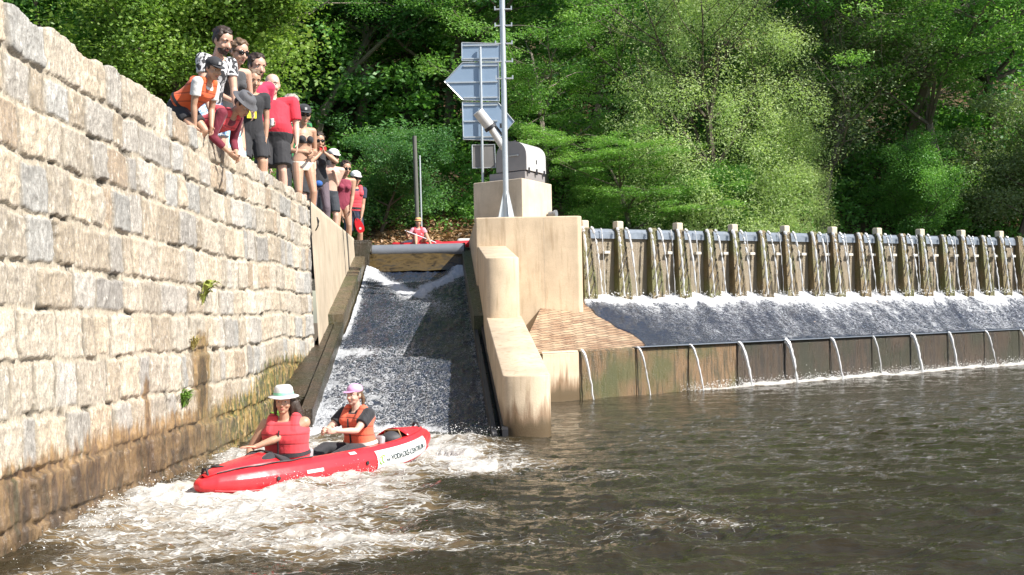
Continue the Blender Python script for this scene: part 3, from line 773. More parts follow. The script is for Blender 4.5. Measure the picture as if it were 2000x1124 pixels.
# falling streams
M_FALL = N('white falling water'); _n = M_FALL.noise(M_FALL.obj(), 20, 3); M_FALL.P(Base_Color=M_FALL.mix(_n, (.55, .56, .56), (.9, .9, .9)), Roughness=.2, IOR=1.33, Transmission_Weight=.25); M_FALL = M_FALL.m
ORD = ['first', 'second', 'third', 'fourth', 'fifth', 'sixth', 'seventh', 'eighth', 'ninth', 'tenth', 'eleventh', 'twelfth', 'thirteenth', 'fourteenth', 'fifteenth', 'sixteenth', 'seventeenth', 'eighteenth', 'nineteenth', 'twentieth']
def stream(p0, vel, zend, r, seed, gap=.25, n=26, flat=1.0):
    """parabolic broken thread of water"""
    rr = random.Random(seed); b = MB(); T = math.sqrt(max(.01, 2*(p0[2]-zend)/9.8))
    pts = []; rad = []
    for i in range(n+1):
        t = T*i/n; p = Vector((p0[0]+vel[0]*t, p0[1]+vel[1]*t, p0[2]-4.9*t*t))
        p += Vector((rr.gauss(0, .0025), rr.gauss(0, .0025), 0))*(i/n*2)
        q = r*(.75+.45*rr.random())*(1.15-.6*i/n)
        if i > 4 and rr.random() < gap: q = .006
        pts.append(p); rad.append(q)
    if len(pts) > 1: b.tube(pts, rad, 6)
    return b
def streams():
    k = 0
    for i, (x, cap) in enumerate(BT):
        for j, sx in enumerate((-1, 1)):
            if i >= 18 : continue
            p = W0+WD*(x+sx*.135)+WN*.16; p.z = WT-.0
            v = WN*.48+WD*(-.04 if sx < 0 else .16)
            o = stream(p, v, WB+.02, .036, 100+k, .2+.1*(k % 3), 30).build('falling_stream', M_FALL, None, True)
            side = 'left' if sx < 0 else 'right'
            kind = ('pale-capped', 'mossy uncapped')[0 if cap else 1]
            nth = ORD[sum(1 for q in BT[:i+1] if q[1] == cap)-1]
            tag(o, f'water thread on the {side} of the {nth} {kind} buttress counted from the pier', 'water stream', 'threads of water falling from the weir crest'); k += 1
    for i, (x, cap) in enumerate(BT[:17]):
        if i % 3 == 1: continue
        jr = random.Random(i+50); p = W0+WD*(x+jr.uniform(.35, .6))+WN*.07; p.z = WT
        o = stream(p, WN*jr.uniform(.15, .3)+WD*.03, WB+.02, jr.uniform(.010, .018), 500+i, .45, 26).build('falling_stream', M_FALL, None, True)
        tag(o, f'very thin trickle down the flap panel right of the {ORD[i]} weir buttress from the pier', 'water stream', 'trickles over the flap panels')
    xs = [1132, 1240, 1343, 1440, 1532, 1618, 1700, 1776, 1846, 1920, 1986]
    for i, x in enumerate(xs):
        a = JS[i+1] if i+1 < len(JS) else JS[-1]
        p = S0+SD*(a+.03)+SN*.02; p.z = ST+.0
        jr = random.Random(i*7+1); v = SN*jr.uniform(.40, .72)+SD*jr.uniform(.1, .3)
        big = jr.uniform(.022, .034) if i not in (3, 4, 7, 8) else jr.uniform(.044, .06)
        o = stream(p, v, .0, big, 300+i, .03, 18).build('water_jet', M_FALL, None, True)
        tag(o, f'white water jet pouring over the low step, {ORD[i]} jet from the concrete pier', 'water jet', 'jets of water pouring over the step')
streams()
# spray and splashes: uncountable drops
def spray():
    rr = np.random.RandomState(3); P = []; Rr = []
    def burst(cx, cy, cz, sx, sy, h, n, r0, r1):
        x = rr.normal(cx, sx, n); y = rr.normal(cy, sy, n); z = cz+np.abs(rr.normal(0, h, n)); k = n//2; P.append(np.stack([x, y, z], -1)[:k]); Rr.append((rr.uniform(r0, r1, n)*rr.rand(n)**.7)[:k]*.8)
    for t in np.linspace(0, 1, 14): burst(-2.75+2.3*t, 16.75-.5*t, .06, .16, .16, .08, 260, .003, .009)
    for t in np.linspace(0, 1, 10): burst(-3.55, 15.2-7.0*t, .02, .12, .3, .05, 60, .003, .009)
    for (x, y) in [(-3.62, 11.0), (-3.5, 10.4), (-3.3, 9.9), (-3.6, 12.2), (-2.2, 12.2), (-1.6, 12.9), (-1.0, 13.8), (-.6, 14.6)]: burst(x, y, .04, .13, .13, .07, 160, .003, .009)
    for t in np.linspace(0, 1, 12):
        p = BOW.lerp(STERN, .15+.85*t)+Vector((BD.y, -BD.x, 0))*.55; burst(p.x, p.y, .02, .12, .1, .035, 110, .002, .007)
    for u in np.linspace(3.6, 20, 60):
        p = S0+SD*u+SN*.15; burst(p.x, p.y, .0, .14, .09, .09, 260, .005, .016)
    for u in np.linspace(.3, 17, 60):
        p = W0+WD*u+WN*.3; burst(p.x, p.y, WB-.02, .16, .12, .07, 90, .008, .022)
    P = np.concatenate(P); r = np.concatenate(Rr)[:, None]
    o6 = np.array([[1, 0, 0], [-1, 0, 0], [0, 1, 0], [0, -1, 0], [0, 0, 1], [0, 0, -1]], float)
    V = (P[:, None, :]+o6[None]*r[:, :, None]*rr.uniform(.6, 1.5, (len(P), 1, 3))).reshape(-1, 3)
    ft = np.array([[0, 2, 4], [2, 1, 4], [1, 3, 4], [3, 0, 4], [2, 0, 5], [1, 2, 5], [3, 1, 5], [0, 3, 5]])
    Fc = (np.arange(len(P))[:, None, None]*6+ft[None]).reshape(-1, 3)
    m = N('white spray'); m.P(Base_Color=(.92, .92, .9), Roughness=.3)
    tag(npmesh('spray', V, Fc, m.m), 'white water drops thrown up in the rapids and under the falls', 'spray', kind='stuff')
spray()
# upstream river level with the weir crest
z = 3.60
V = [(-4.6, 34.75, z-.02), (-1.2, 34.75, z-.02), (-1.2, 37, z), (W0.x+WD.x*-3, 37, z), (W1.x+.25, W1.y+.35, z), (W1.x+WD.x*20, W1.y+WD.y*20+.3, z), (70, 90, z), (-70, 90, z), (-4.6, 40, z)]
b = MB(); vs = [b.bm.verts.new(p) for p in V]; b.bm.faces.new(vs)
UR = b.build('upper_river_water', M_RIVER); tag(UR, kind='structure')
# ================================================================ hillside and trees
def hill_z(x, y):
    y0 = 52+.0*x-6*sst(5, -25, x)+4*sst(10, 40, x)
    t = np.clip(y-y0, 0, None)
    return 3.45+.9*sst(0, 2, t)+t*.62+1.2*(fbm(x*.12, y*.12, 3, 3)-.5)*sst(0, 6, t)
gx = np.linspace(-70, 95, 120); gy = np.linspace(44, 135, 80); X_, Y_ = np.meshgrid(gx, gy)
Z_ = np.where(hill_z(X_, Y_) > 3.46, hill_z(X_, Y_), 3.3)
tag(npmesh('hillside', np.stack([X_, Y_, Z_], -1).reshape(-1, 3), gridf(80, 120), M_HILL), kind='structure')
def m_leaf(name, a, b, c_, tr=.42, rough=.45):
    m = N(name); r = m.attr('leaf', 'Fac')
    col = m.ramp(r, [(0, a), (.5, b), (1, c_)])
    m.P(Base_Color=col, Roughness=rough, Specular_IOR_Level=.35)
    tl = m.n('ShaderNodeBsdfTranslucent', {'Color': m.mix(1, col, (1.15, 1.3, .6), 'MULTIPLY')})
    mx = m.n('ShaderNodeMixShader', {0: tr}); m.t.links.new(m.b.outputs[0], mx.inputs[1]); m.t.links.new(tl.outputs[0], mx.inputs[2])
    m.t.links.new(mx.outputs[0], m.out.inputs[0]); return m.m
L_ROB = m_leaf('bright robinia leaves', (.11, .25, .06), (.20, .39, .09), (.36, .54, .15))
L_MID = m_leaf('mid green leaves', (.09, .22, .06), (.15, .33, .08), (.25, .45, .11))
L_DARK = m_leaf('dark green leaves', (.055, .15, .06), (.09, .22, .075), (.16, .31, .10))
L_WIL = m_leaf('silvery willow leaves', (.28, .40, .15), (.46, .58, .26), (.66, .74, .42))
L_YEL = m_leaf('yellow green leaves', (.12, .22, .05), (.21, .34, .07), (.36, .46, .11))
L_GREY = m_leaf('thin grey green leaves', (.15, .20, .10), (.23, .30, .15), (.34, .41, .22))
def m_bark(name, a, b):
    m = N(name); v = m.obj(); n = m.noise(m.mp(v, (8, 8, 1.2)), 2, 5, .6); m.P(Base_Color=m.mix(n, a, b), Roughness=.9); m.bump(n, .8, .03); return m.m
BARK = m_bark('grey brown bark', (.05, .04, .03), (.16, .13, .10)); BARKL = m_bark('pale bark', (.12, .10, .08), (.30, .26, .21))

def branches(rs, H, spread, levels, lean=(0, 0), first=.25, nl=7, up=.6):
    """returns polylines [(pts, radii)] and tips"""
    segs = []; tips = []
    def grow(p, d, L, r, lv):
        n = 5; pts = [p.copy()]; rad = [r]; q = p.copy(); dd = d.copy()
        for i in range(n):
            dd = dd+rs.normal(0, .13, 3); dd[2] += .05*up; dd /= np.linalg.norm(dd)
            q = q+dd*L/n; pts.append(q.copy()); rad.append(r*(1-.75*(i+1)/n))
            if lv > 0 and i >= (1 if lv < levels else max(1, int(first*n))):
                for _ in range(nl if lv == levels else 2):
                    a = rs.uniform(0, 2*math.pi); e = rs.uniform(.15, .9)*up
                    nd = np.array([math.cos(a), math.sin(a), e]); nd = nd*(spread if lv == levels else 1)+dd*.5
                    nd[2] = max(nd[2], -.1) if lv == levels else nd[2]*.6
                    nd /= np.linalg.norm(nd)
                    grow(q, nd, L*rs.uniform(.42, .62), rad[-1]*.6, lv-1)
            if lv == 0: tips.append(q.copy())
        segs.append((pts, rad))
    grow(np.zeros(3), np.array([lean[0], lean[1], 1.]), H, H*.018+.05, levels)
    return segs, np.array(tips)
def leafmesh(name, centers, radii, per, size, rs, mat, droop=0, flat=1.0, asp=2.2, parent=None, updir=.6):
    n = len(centers)*per
    c = np.repeat(centers, per, 0); rd = np.repeat(radii, per)[:, None]
    o = rs.normal(0, 1, (n, 3)); o /= np.linalg.norm(o, axis=1)[:, None]; o *= rs.rand(n, 1)**.45
    o[:, 2] *= flat; P = c+o*rd
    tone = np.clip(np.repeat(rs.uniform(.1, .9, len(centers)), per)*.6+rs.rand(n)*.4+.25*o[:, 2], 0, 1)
    ax = rs.normal(0, 1, (n, 3))*[1, 1, .45]+o*.5; ax[:, 2] -= droop; ax /= np.linalg.norm(ax, axis=1)[:, None]
    nm = rs.normal(0, 1, (n, 3))*.75+[0, 0, updir]+o*.5; nm -= ax*(nm*ax).sum(1)[:, None]; nm /= np.linalg.norm(nm, axis=1)[:, None]
    bt = np.cross(nm, ax); s = (size*rs.uniform(.6, 1.3, n))[:, None]
    V = np.stack([P-ax*s*.5, P+bt*s*.5/asp, P+ax*s*.5, P-bt*s*.5/asp], 1).reshape(-1, 3)
    return npmesh(name, V, np.arange(n*4).reshape(-1, 4), mat, parent, attrs={'leaf': np.repeat(tone, 4)}, smooth=False)
PROTO = {}
def proto(kind, seed):
    rs = np.random.RandomState(seed)
    if kind == 'robinia':      # layered flat sprays
        segs, tips = branches(rs, 8.5, 1.5, 2, (rs.uniform(-.2, .2), 0), .2, 3, .45); lm, fl, per, sz, rad, asp, dr = L_ROB, .34, 190, .125, .85, 2.6, .15
    elif kind == 'broad':
        segs, tips = branches(rs, 8.0, 1.2, 2, (0, 0), .15, 3, .6); lm, fl, per, sz, rad, asp, dr = L_MID, .55, 190, .13, .85, 1.7, .1
    elif kind == 'willow':
        segs, tips = branches(rs, 8.5, .95, 2, (.1, 0), .1, 4, .9); lm, fl, per, sz, rad, asp, dr = L_WIL, 1.1, 330, .10, .75, 3.6, .5
    elif kind == 'bush':
        segs, tips = branches(rs, 4.0, 1.3, 2, (0, 0), .0, 3, .6); lm, fl, per, sz, rad, asp, dr = L_YEL, .7, 230, .085, .6, 1.6, .1
    elif kind == 'thin':
        segs, tips = branches(rs, 6.0, 1.2, 2, (0, 0), .0, 4, .7); lm, fl, per, sz, rad, asp, dr = L_GREY, .7, 60, .12, .7, 2.4, .3
    b = MB()
    for pts, r_ in segs: b.tube([tuple(p) for p in pts], [max(.012, x) for x in r_], 5)
    bm_o = b.build('trunk', BARKL if kind in ('thin', 'robinia') else BARK, None, True)
    if len(tips) > 260 and kind != 'willow': tips = tips[rs.choice(len(tips), 260, False)]
    if kind == 'willow':
        n = 380; a_ = rs.uniform(0, 6.283, n); t_ = rs.rand(n); pr = np.interp(t_, [0, .15, .5, .8, 1], [1.9, 2.9, 2.9, 2.2, .6])*rs.uniform(.7, 1.08, n)*(1+.12*np.sin(a_*3+t_*5))
        tips = np.stack([pr*np.cos(a_), pr*np.sin(a_), .6+9.6*t_], -1)
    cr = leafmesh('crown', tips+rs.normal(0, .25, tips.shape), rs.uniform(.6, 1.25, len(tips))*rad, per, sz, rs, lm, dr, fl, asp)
    return bm_o.data, cr.data, bm_o, cr
def get(kind, seed):
    k = (kind, seed)
    if k not in PROTO:
        t, c, a, b_ = proto(kind, seed); bpy.data.objects.remove(a); bpy.data.objects.remove(b_); PROTO[k] = (t, c)
    return PROTO[k]
def tree(name, kind, seed, px, py, d, sc, rz, label, leaf=None, group='trees on the hillside beyond the river', sq=(1, 1, 1)):
    """foot seen at photo column px; distance d; scale sc"""
    x = at(px, 400, d).x; z = float(hill_z(np.array(x), np.array(d))) if d > 44 else 3.6
    if py is not None: z = at(px, py, d).z
    r = empty(name, (x, d, z-.2), R(rz), label, 'tree' if 'tree' in name else 'shrub', group); r.scale = (sc*sq[0], sc*sq[1], sc*sq[2])
    t, c = get(kind, seed)
    for nme, me in (('trunk', t), ('crown', c)):
        o = bpy.data.objects.new(nme, me); COL.objects.link(o); o.parent = r
        if nme == 'crown' and leaf is not None:
            o.material_slots[0].link = 'OBJECT'; o.material_slots[0].material = leaf
    return r
T = tree
# yellow-green shrubs behind the wall top at the left
T('shrub_tree', 'bush', 1, 250, None, 47, 2.2, 20, 'yellow green bushy tree above the wall, left of the spectators', group=None)
T('shrub_tree', 'bush', 2, 330, 300, 46, 1.7, 90, 'low yellow green bush just left of the leaning child in the orange vest', group=None)
T('shrub_tree', 'bush', 1, 150, None, 50, 2.3, 200, 'darker olive bushy tree rising over the wall in the upper left corner', L_MID, None)
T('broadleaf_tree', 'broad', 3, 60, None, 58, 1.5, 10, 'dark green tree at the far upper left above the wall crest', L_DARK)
T('broadleaf_tree', 'broad', 4, 400, None, 56, 1.35, 140, 'dense green tree directly behind the uppermost spectators', L_MID)
T('robinia_tree', 'robinia', 5, 520, None, 54, 1.25, 0, 'feathery green tree behind the man in the red shirt', L_MID)
T('robinia_tree', 'robinia', 6, 610, None, 57, 1.5, 70, 'feathery mid green tree right of the spectators, rising to the top edge', L_ROB)
T('robinia_tree', 'robinia', 5, 700, None, 60, 1.4, 200, 'shaded dark tree between the spectators and the grey river pole', L_DARK)  # shade between the trees is put into the darker leaf colour
T('broadleaf_tree', 'broad', 3, 800, None, 62, 1.6, 250, 'dark shaded tree behind the grey river pole', L_DARK)  # shaded look painted in through the dark leaf material
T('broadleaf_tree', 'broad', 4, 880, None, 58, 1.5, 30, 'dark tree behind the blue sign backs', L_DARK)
T('robinia_tree', 'robinia', 6, 1000, None, 60, 1.6, 150, 'dark green tall tree behind the galvanised mast', L_MID)
T('robinia_tree', 'robinia', 7, 1085, None, 53.5, 1.05, 40, 'bright lime green feathery tree right beside the grey winch housing', L_ROB)
T('robinia_tree', 'robinia', 5, 1235, None, 51.8, .85, 120, 'bright green low spreading tree over the left part of the weir', L_ROB, sq=(1.05, 1, .62))
T('robinia_tree', 'robinia', 7, 1150, None, 60, 1.4, 260, 'tall bright green tree left of the silvery willow', L_ROB)
T('willow_tree', 'willow', 8, 1385, None, 52.0, 1.27, 0, 'tall rounded silvery green willow above the middle of the weir', L_WIL, sq=(1.0, 1, 1.0))
T('willow_tree', 'willow', 9, 1530, None, 52.5, .62, 60, 'smaller silvery willow at the right foot of the big willow', L_WIL)
T('thin_tree', 'thin', 10, 1600, None, 53.5, 1.25, 0, 'sparse grey twiggy tree with few leaves right of the willows', L_GREY)
T('thin_tree', 'thin', 11, 1640, None, 56, 1.7, 100, 'taller bare branched grey green tree behind the sparse twiggy one', L_GREY)
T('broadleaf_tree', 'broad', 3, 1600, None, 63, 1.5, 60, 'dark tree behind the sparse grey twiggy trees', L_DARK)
T('robinia_tree', 'robinia', 6, 1760, None, 57, 1.6, 310, 'tall mid green tree with a long bare leaning trunk at the right', L_MID)
T('robinia_tree', 'robinia', 5, 1850, None, 55, 1.3, 30, 'bright green feathery tree near the right edge over the weir', L_ROB)
T('broadleaf_tree', 'broad', 4, 1940, None, 58, 1.6, 200, 'broad green tree filling the upper right corner', L_MID)
T('shrub_tree', 'bush', 2, 1990, None, 53, 1.4, 30, 'pale green bush at the right edge just above the weir', L_GREY, None)
T('shrub_tree', 'bush', 1, 1790, None, 52.5, .9, 300, 'low round green bush over the right part of the weir crest', L_MID, None)
T('shrub_tree', 'bush', 2, 1380, None, 52, .8, 10, 'low green bush on the bank under the big willow', L_MID, None)
T('shrub_tree', 'bush', 1, 1150, None, 52, .7, 100, 'small bright bush on the bank just right of the pier', L_ROB, None)
T('shrub_tree', 'bush', 2, 740, None, 51, 1.0, 45, 'dark bush right of the last spectator with the white cap', L_DARK, None)
# the wood behind reads as one mass
def wood():
    rs = np.random.RandomState(77); C = []; Rd = []
    for _ in range(5200):
        y = rs.uniform(55, 112); x = rs.uniform(-.55, .6)*y*1.05; z = float(hill_z(np.array(x), np.array(y)))+rs.uniform(.1, 1)**1.6*7.5
        C.append((x, y, z)); Rd.append(rs.uniform(.8, 1.6))
    C = np.array(C); Rd = np.array(Rd)
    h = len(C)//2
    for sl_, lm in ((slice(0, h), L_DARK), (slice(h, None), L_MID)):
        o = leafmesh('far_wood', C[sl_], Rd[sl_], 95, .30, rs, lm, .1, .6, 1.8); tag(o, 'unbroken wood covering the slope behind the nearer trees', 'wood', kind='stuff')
    # undergrowth along the bank
    C = []
    for _ in range(2300):
        x = rs.uniform(-26, 40); y = float(51.2+rs.uniform(0, 6)+4*sst(10, 40, x)-6*sst(5, -25, x)); C.append((x, y, float(hill_z(np.array(x), np.array(y)))+rs.uniform(-.1, 1)**2*2.6))
    C = np.array(C)
    o = leafmesh('bank_undergrowth', C, rs.uniform(.4, .95, len(C)), 70, .17, rs, L_MID, .1, .7, 1.8); tag(o, 'low leafy undergrowth along the far bank', 'undergrowth', kind='stuff')
wood()
# warm dry leaves on the bank at the chute head
def litter():
    rs = np.random.RandomState(9); n = 5000
    x = rs.uniform(-6.5, 1, n); y = rs.uniform(46.5, 54, n)
    c = np.stack([x, y, hill_z(x, y)+.04], -1)
    V = [(-7, 44.5, 3.4), (1.5, 44.5, 3.4), (1.5, 53, 6.2), (-7, 53, 6.2)]
    c[:, 2] = 3.45+np.clip(y-46.5, 0, None)*.36+.25*(vn(x*1.2, y*1.2, 3)-.4)
    m = m_leaf('dry fallen leaves', (.16, .07, .03), (.34, .20, .10), (.5, .36, .22), .1)
    o = leafmesh('leaf_litter', c, np.full(n, .16), 2, .2, rs, m, 0, .3, 1.6, updir=1.6); tag(o, 'dry orange brown leaves on the far bank above the grey gate', 'leaf litter', kind='stuff')
    m2 = m_soil('bank earth', (.10, .07, .04), (.20, .13, .08), (.3, .2, .12), 1.2)
    X, Y = np.meshgrid(np.linspace(-9, 2.5, 40), np.linspace(46, 55, 30)); Z = 3.42+np.clip(Y-46.5, 0, None)*.36+.25*(vn(X*1.2, Y*1.2, 3)-.4)
    tag(npmesh('bank', np.stack([X, Y, Z], -1).reshape(-1, 3), gridf(30, 40), m2), kind='structure')
litter()
# grey river gauge pole
p = at(817, 440, 44); p.z = 3.2
o = empty('river_pole', p, 0, 'weathered grey pole with a thinner pipe beside it standing beyond the gate', 'pole')
MB().tube([(0, 0, 0), (-.08, 0, at(812, 266, 44).z-p.z)], .075, 10).build('post', plain('weathered pole grey', (.12, .118, .105), .8), o, smooth=True)
MB().tube([(.13, 0, 0), (.10, 0, at(820, 304, 44).z-p.z)], .03, 8).build('pipe', M_GALV, o, smooth=True)
# plants rooted in the wall
def tuft(px, py, label, hgt, n, seed, mat, cat='grass tuft', broad=False):
    rs = random.Random(seed)
    # find wall distance for that column
    lo, hi = 6, 34
    for _ in range(40):
        mi = (lo+hi)/2
        if proj((float(wall_x(mi))+.03, mi, 2))[0] < px: lo = mi
        else: hi = mi
    d = lo; p = at(px, py, d); p.x = float(wall_x(d))+BAT*(3.9-p.z)+.02
    b = MB()
    for i in range(n):
        a = rs.uniform(-1.6, 1.6); L = hgt*rs.uniform(.5, 1.2); w_ = .006 if not broad else .02
        dx, dy = math.cos(a)*.6+.15, math.sin(a); q = [Vector((.0+rs.uniform(0, .03), rs.uniform(-.08, .08), rs.uniform(-.04, .04)))]
        for k in range(4):
            t = (k+1)/4; q.append(q[0]+Vector((dx*L*.55*t, dy*L*.5*t, L*(t*1.1-t*t*.75))))
        wd = Vector((-dy, dx, 0)).normalized()
        ws = [w_, w_*1.3, w_*1.2, w_*.8, .001] if not broad else [w_*.3, w_*.4, w_*1.5, w_*1.6, .002]
        l = [b.bm.verts.new(v+wd*s_) for v, s_ in zip(q, ws)]; r_ = [b.bm.verts.new(v-wd*s_) for v, s_ in zip(q, ws)]
        for k in range(4): b.bm.faces.new((l[k], l[k+1], r_[k+1], r_[k]))
    o = b.build(cat.replace(' ', '_'), mat); o.location = p; tag(o, label, cat)
G1 = plain('fresh grass', (.12, .24, .03), .5, 0, .3, 3, 0); G2 = plain('dry stalk', (.32, .26, .08), .7, 0, .3, 3, 0)
tuft(343, 790, 'bright green grass tuft growing from a wet joint low in the stone wall', .30, 110, 1, G1)
tuft(388, 590, 'thin yellow green stalks growing out of the middle of the stone wall', .5, 16, 2, plain('yellow green stalk', (.26, .30, .06), .6, 0, .3, 3, 0), 'wall plant', True)
tuft(366, 678, 'dry straw tuft hanging above the dark damp patch on the wall', .22, 50, 3, G2)
tuft(515, 825, 'green leafy weed at the foot of the wall behind the woman in the white hat', .28, 60, 4, G1, 'weed', True)
tuft(622, 700, 'green leafy weed at the foot of the wall joint', .38, 60, 5, G1, 'weed', True)
tuft(664, 632, 'small weed on the upper ledge beside the chute', .3, 40, 6, G1, 'weed', True)
# ================================================================ people
def vv(*a): return Vector(a)
class Blob:
    """overlapping closed solids fused into ONE continuous surface by a voxel remesh"""
    def __init__(s): s.b = MB()
    def cone(s, p0, p1, r0, r1, n=12, sq=1.0):
        p0 = Vector(p0); p1 = Vector(p1); d = (p1-p0); L = d.length
        if L < 1e-5: return s
        d /= L; pts = []; rs = []
        for a in (80, 50, 20): pts.append(p0-d*r0*math.sin(R(a))); rs.append(r0*math.cos(R(a)))
        pts += [p0, p0.lerp(p1, .5), p1]; rs += [r0, (r0+r1)/2, r1]
        for a in (20, 50, 80): pts.append(p1+d*r1*math.sin(R(a))); rs.append(r1*math.cos(R(a)))
        s.b.tube(pts, rs, n); return s
    def flat(s, p0, p1, r0, r1, n=14): s.b.tube([Vector(p0), Vector(p0).lerp(Vector(p1), .5), Vector(p1)], [r0, (r0+r1)/2, r1], n); return s
    def chain(s, pts, rs):
        for a, b, r0, r1 in zip(pts, pts[1:], rs, rs[1:]): s.cone(a, b, r0, r1)
        return s
    def ell(s, c, r, q=None):
        m = Matrix.Translation(Vector(c)) @ (q.to_4x4() if q is not None else Matrix.Identity(4)) @ Matrix.Diagonal((*r, 1))
        bmesh.ops.create_icosphere(s.b.bm, subdivisions=3, radius=1, matrix=m); return s
    def loft(s, rings, n=24, e=1.0):
        """rings: (centre, lateral axis, forward axis, rx, ry front, ry back)"""
        R_ = []
        for c, lx, fx, rx, rf, rb in rings:
            row = []
            for k in range(n):
                a = 2*math.pi*k/n; ca, sa = math.cos(a), math.sin(a)
                x = math.copysign(abs(ca)**e, ca)*rx; y = math.copysign(abs(sa)**e, sa)*(rf if sa > 0 else rb)
                row.append(s.b.bm.verts.new(c+lx*x+fx*y))
            R_.append(row)
        for a, b in zip(R_, R_[1:]):
            for k in range(n): s.b.bm.faces.new((a[k], a[(k+1) % n], b[(k+1) % n], b[k]))
        s.b.bm.faces.new(R_[0][::-1]); s.b.bm.faces.new(R_[-1]); return s
    def build(s, name, mat, parent, vox=.011, sm=3):
        bmesh.ops.recalc_face_normals(s.b.bm, faces=s.b.bm.faces)
        me = bpy.data.meshes.new(name); s.b.bm.to_mesh(me); s.b.bm.free()
        o = bpy.data.objects.new(name, me); COL.objects.link(o)
        m = o.modifiers.new('r', 'REMESH'); m.mode = 'VOXEL'; m.voxel_size = vox; m.use_smooth_shade = True
        m = o.modifiers.new('s', 'SMOOTH'); m.factor = .5; m.iterations = sm
        dg = bpy.context.evaluated_depsgraph_get(); me2 = bpy.data.meshes.new_from_object(o.evaluated_get(dg)); me2.name = name
        bpy.data.objects.remove(o); bpy.data.meshes.remove(me)
        for p in me2.polygons: p.use_smooth = True
        return link(name, me2, mat, parent)
def cloth(name, col, fold=.5, pat=None, col2=None, sc=9, rough=.8):
    if name in _mc: return _mc[name]
    m = N(name); v = m.obj(); n = m.noise(m.mp(v, (1, 1, .6)), 7, 3, .5, .6); f = m.noise(v, 3, 3)
    c = m.mix(f, tuple(x*.85 for x in col), tuple(min(1, x*1.12) for x in col))
    if pat == 'floral':
        k = m.ramp(m.noise(v, sc, 2, .4, 1.5), [(.48, 0), (.52, 1)]); c = m.mix(k, c, col2)
    if pat == 'stripe':
        k = m.n('ShaderNodeTexWave', {'Vector': v, 'Scale': sc, 'Distortion': .6}, bands_direction='X').outputs['Fac']; c = m.mix(m.ramp(k, [(.45, 0), (.55, 1)]), c, col2)
    if pat == 'bands':     # three pale bands low on the shorts
        z = m.sep(v)['Z']; k = m.n('ShaderNodeTexWave', {'Vector': v, 'Scale': sc}, bands_direction='Z').outputs['Fac']
        c = m.mix(m.math('MULTIPLY', m.ramp(k, [(.62, 0), (.7, 1)]), m.ramp(z, [(.66, 1), (.68, 0)])), c, col2)
    h = n
    if 'vest' in name:
        wv = m.n('ShaderNodeTexWave', {'Vector': v, 'Scale': 3.2, 'Distortion': .3}, bands_direction='Z').outputs['Fac']; g_ = m.ramp(wv, [(.0, 0), (.12, 1)]); h = m.math('ADD', n, m.math('MULTIPLY', g_, .8)); c = m.mix(m.math('MULTIPLY', m.math('SUBTRACT', 1, g_), .5), c, (.05, .01, .01))
    m.P(Base_Color=c, Roughness=rough, Sheen_Weight=.15); m.bump(h, fold, .05)
    _mc[name] = m.m; return m.m
def skin(name, col):
    if name in _mc: return _mc[name]
    m = N(name); v = m.obj(); n = m.noise(v, 14, 3)
    m.P(Base_Color=m.mix(n, tuple(x*.9 for x in col), tuple(min(1, x*1.1) for x in col)), Roughness=.48, Subsurface_Weight=.08, Subsurface_Scale=.02)
    m.s = 0; _mc[name] = m.m; return m.m
SK1 = skin('fair skin', (.56, .34, .25)); SK2 = skin('tanned skin', (.46, .27, .18)); SK3 = skin('light skin', (.62, .40, .31))
HB = plain('dark brown hair', (.035, .02, .013), .5, 0, .4, 30, .6); HL = plain('light brown hair', (.13, .08, .045), .5, 0, .4, 30, .6); HG = plain('grey short hair', (.3, .27, .24), .6, 0, .3, 30, .4)
LENS = plain('dark lens', (.008, .008, .01), .12); EYEW = plain('eye white', (.5, .47, .44), .3, 0, 0, 5, 0); LIP = plain('lips', (.42, .15, .12), .5, 0, .1, 20, 0)

